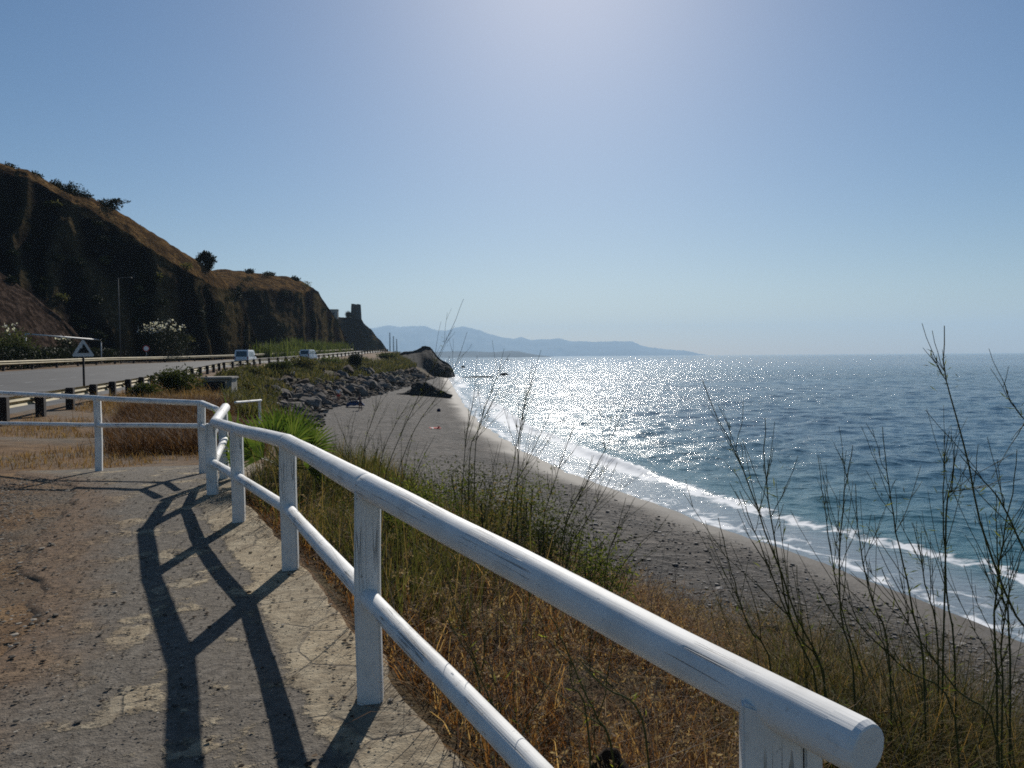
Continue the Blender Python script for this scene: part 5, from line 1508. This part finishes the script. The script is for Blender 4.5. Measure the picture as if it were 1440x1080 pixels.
stalk_plant('tall forked stalks rising beside the cut end of the near rail', [([(988, 535), (1008, 585), (1032, 632), (1052, 680), (1072, 735), (1092, 790), (1112, 845), (1135, 900), (1160, 955)], 3.1, 3.5), ([(1076, 588), (1074, 640), (1080, 700), (1090, 760), (1102, 830), (1122, 900), (1150, 970)], 3.2, 3.5),
             ([(1010, 728), (1022, 780), (1036, 830), (1052, 880), (1085, 940)], 3.4, 3.6), ([(1040, 690), (1062, 750), (1090, 820), (1120, 890), (1160, 960)], 3.2, 3.5)], 2)
stalk_plant('tallest bending stalk on the seaward side, its tip above the sea horizon', [([(1328, 458), (1327, 500), (1333, 545), (1345, 590), (1362, 650), (1372, 715), (1390, 770), (1412, 830), (1440, 885), (1475, 940)], 2.9, 3.2), ([(1412, 538), (1422, 566), (1440, 590), (1462, 640)], 3.6, 3.7), ([(1350, 640), (1372, 665), (1400, 695), (1422, 735), (1450, 790), (1480, 850)], 3.0, 3.2)], 1, nb=3)
stalk_plant('slender single dark stalk curving up in the middle of the seaward stalks', [([(1241, 600), (1246, 650), (1252, 700), (1262, 755), (1274, 810), (1286, 870), (1300, 950)], 3.6, 3.7), ([(1199, 626), (1192, 670), (1184, 725), (1180, 790), (1184, 870), (1200, 950)], 3.6, 3.8), ([(1203, 680), (1205, 730), (1213, 790), (1228, 850), (1250, 920)], 3.7, 3.8)], 2)
stalk_plant('stalk with three upright prongs among the seaward stalks', [([(1335, 606), (1328, 650), (1326, 705), (1328, 760), (1332, 840), (1342, 930)], 3.9, 4.0), ([(1341, 640), (1338, 690), (1330, 740)], 3.9, 3.95), ([(1282, 735), (1292, 770), (1303, 830), (1318, 900)], 4.0, 4.1)], 2)
stalk_plant('pale brown dry stalks at the seaward corner of the picture', [([(1430, 632), (1424, 690), (1414, 740), (1405, 800), (1398, 870), (1402, 960)], 3.4, 3.5), ([(1400, 690), (1402, 760), (1408, 830), (1420, 910)], 3.5, 3.5), ([(1440, 770), (1420, 830), (1408, 900), (1410, 980)], 3.3, 3.4)], 2)
stalk_plant('low spreading stalks leaning over the pebbles beyond the rail end', [([(1150, 640), (1160, 720), (1172, 800), (1190, 880), (1215, 960)], 4.3, 4.4), ([(1240, 800), (1262, 850), (1300, 910), (1350, 975), (1400, 1030)], 3.0, 3.1), ([(1170, 830), (1210, 880), (1270, 940), (1340, 1000)], 3.2, 3.2)], 3)
stalk_plant('tall leaning stalk with its tip above the far mountains', [([(652, 420), (638, 455), (618, 498), (602, 530), (585, 565), (560, 620), (540, 680)], 7.4, 7.9), ([(657, 467), (644, 505), (622, 546), (588, 596), (568, 640), (552, 700)], 7.4, 7.9)], 5, 300, tall=1.5)
stalk_plant('straight dark stalk forking against the bright surf', [([(671, 500), (668, 545), (661, 588), (655, 620), (650, 690), (648, 740)], 7.0, 7.2), ([(702, 545), (690, 570), (672, 605), (660, 650)], 7.0, 7.1), ([(709, 490), (697, 535), (680, 580), (668, 640)], 7.1, 7.2)], 5, 300, tall=1.4)
stalk_plant('thin stalks in front of the beach shelter', [([(578, 560), (566, 580), (552, 604), (538, 640), (530, 690)], 8.0, 8.4), ([(539, 545), (532, 570), (523, 592), (513, 625), (508, 680)], 8.2, 8.6), ([(470, 580), (484, 615), (498, 650), (510, 690)], 8.4, 8.6), ([(500, 580), (492, 620), (490, 660)], 8.4, 8.5)], 6, 300, tall=1.3)
stalk_plant('long stalk reaching over the glittering water, branching near the tip', [([(761, 492), (748, 535), (736, 575), (728, 620), (716, 680), (704, 740)], 6.6, 6.9), ([(776, 578), (760, 610), (742, 650), (722, 700)], 6.6, 6.8), ([(742, 545), (735, 590), (728, 640)], 6.7, 6.8)], 5, 300, tall=1.3)
stalk_plant('curved stalks crossing the wet sand above the long rail', [([(882, 560), (862, 612), (838, 655), (812, 705), (790, 760)], 5.8, 6.2), ([(868, 650), (850, 690), (826, 730), (800, 780)], 5.9, 6.2), ([(806, 600), (792, 640), (776, 690), (762, 750)], 6.0, 6.2), ([(835, 640), (815, 690), (795, 740)], 5.9, 6.1)], 6, 300, tall=1.2)
stalk_plant('dry stalks with dark seed heads low above the middle of the long rail', [([(925, 740), (898, 768), (872, 800), (850, 850)], 5.2, 5.4), ([(880, 700), (868, 745), (852, 800)], 5.2, 5.4), ([(905, 760), (880, 760), (840, 770), (810, 800)], 5.3, 5.4)], 6, 160, tall=1.0)
stalk_plant('green stalk with yellow leaves slanting under the near rail', [([(770, 852), (790, 900), (812, 950), (835, 1000), (862, 1060)], 2.5, 2.6), ([(812, 925), (850, 965), (905, 1020)], 2.5, 2.5), ([(800, 930), (805, 965), (826, 1010)], 2.55, 2.6)], 2, 40, r=.006, tall=.5, nb=4, lmat=G_yellow)
stalk_plant('thin green stalk beside the lower rail, closest to the second post', [([(640, 850), (660, 900), (672, 945), (690, 985), (715, 1030)], 3.1, 3.1), ([(625, 865), (650, 905), (672, 950)], 3.1, 3.1)], 2, 90, r=.005, tall=.5, nb=5)
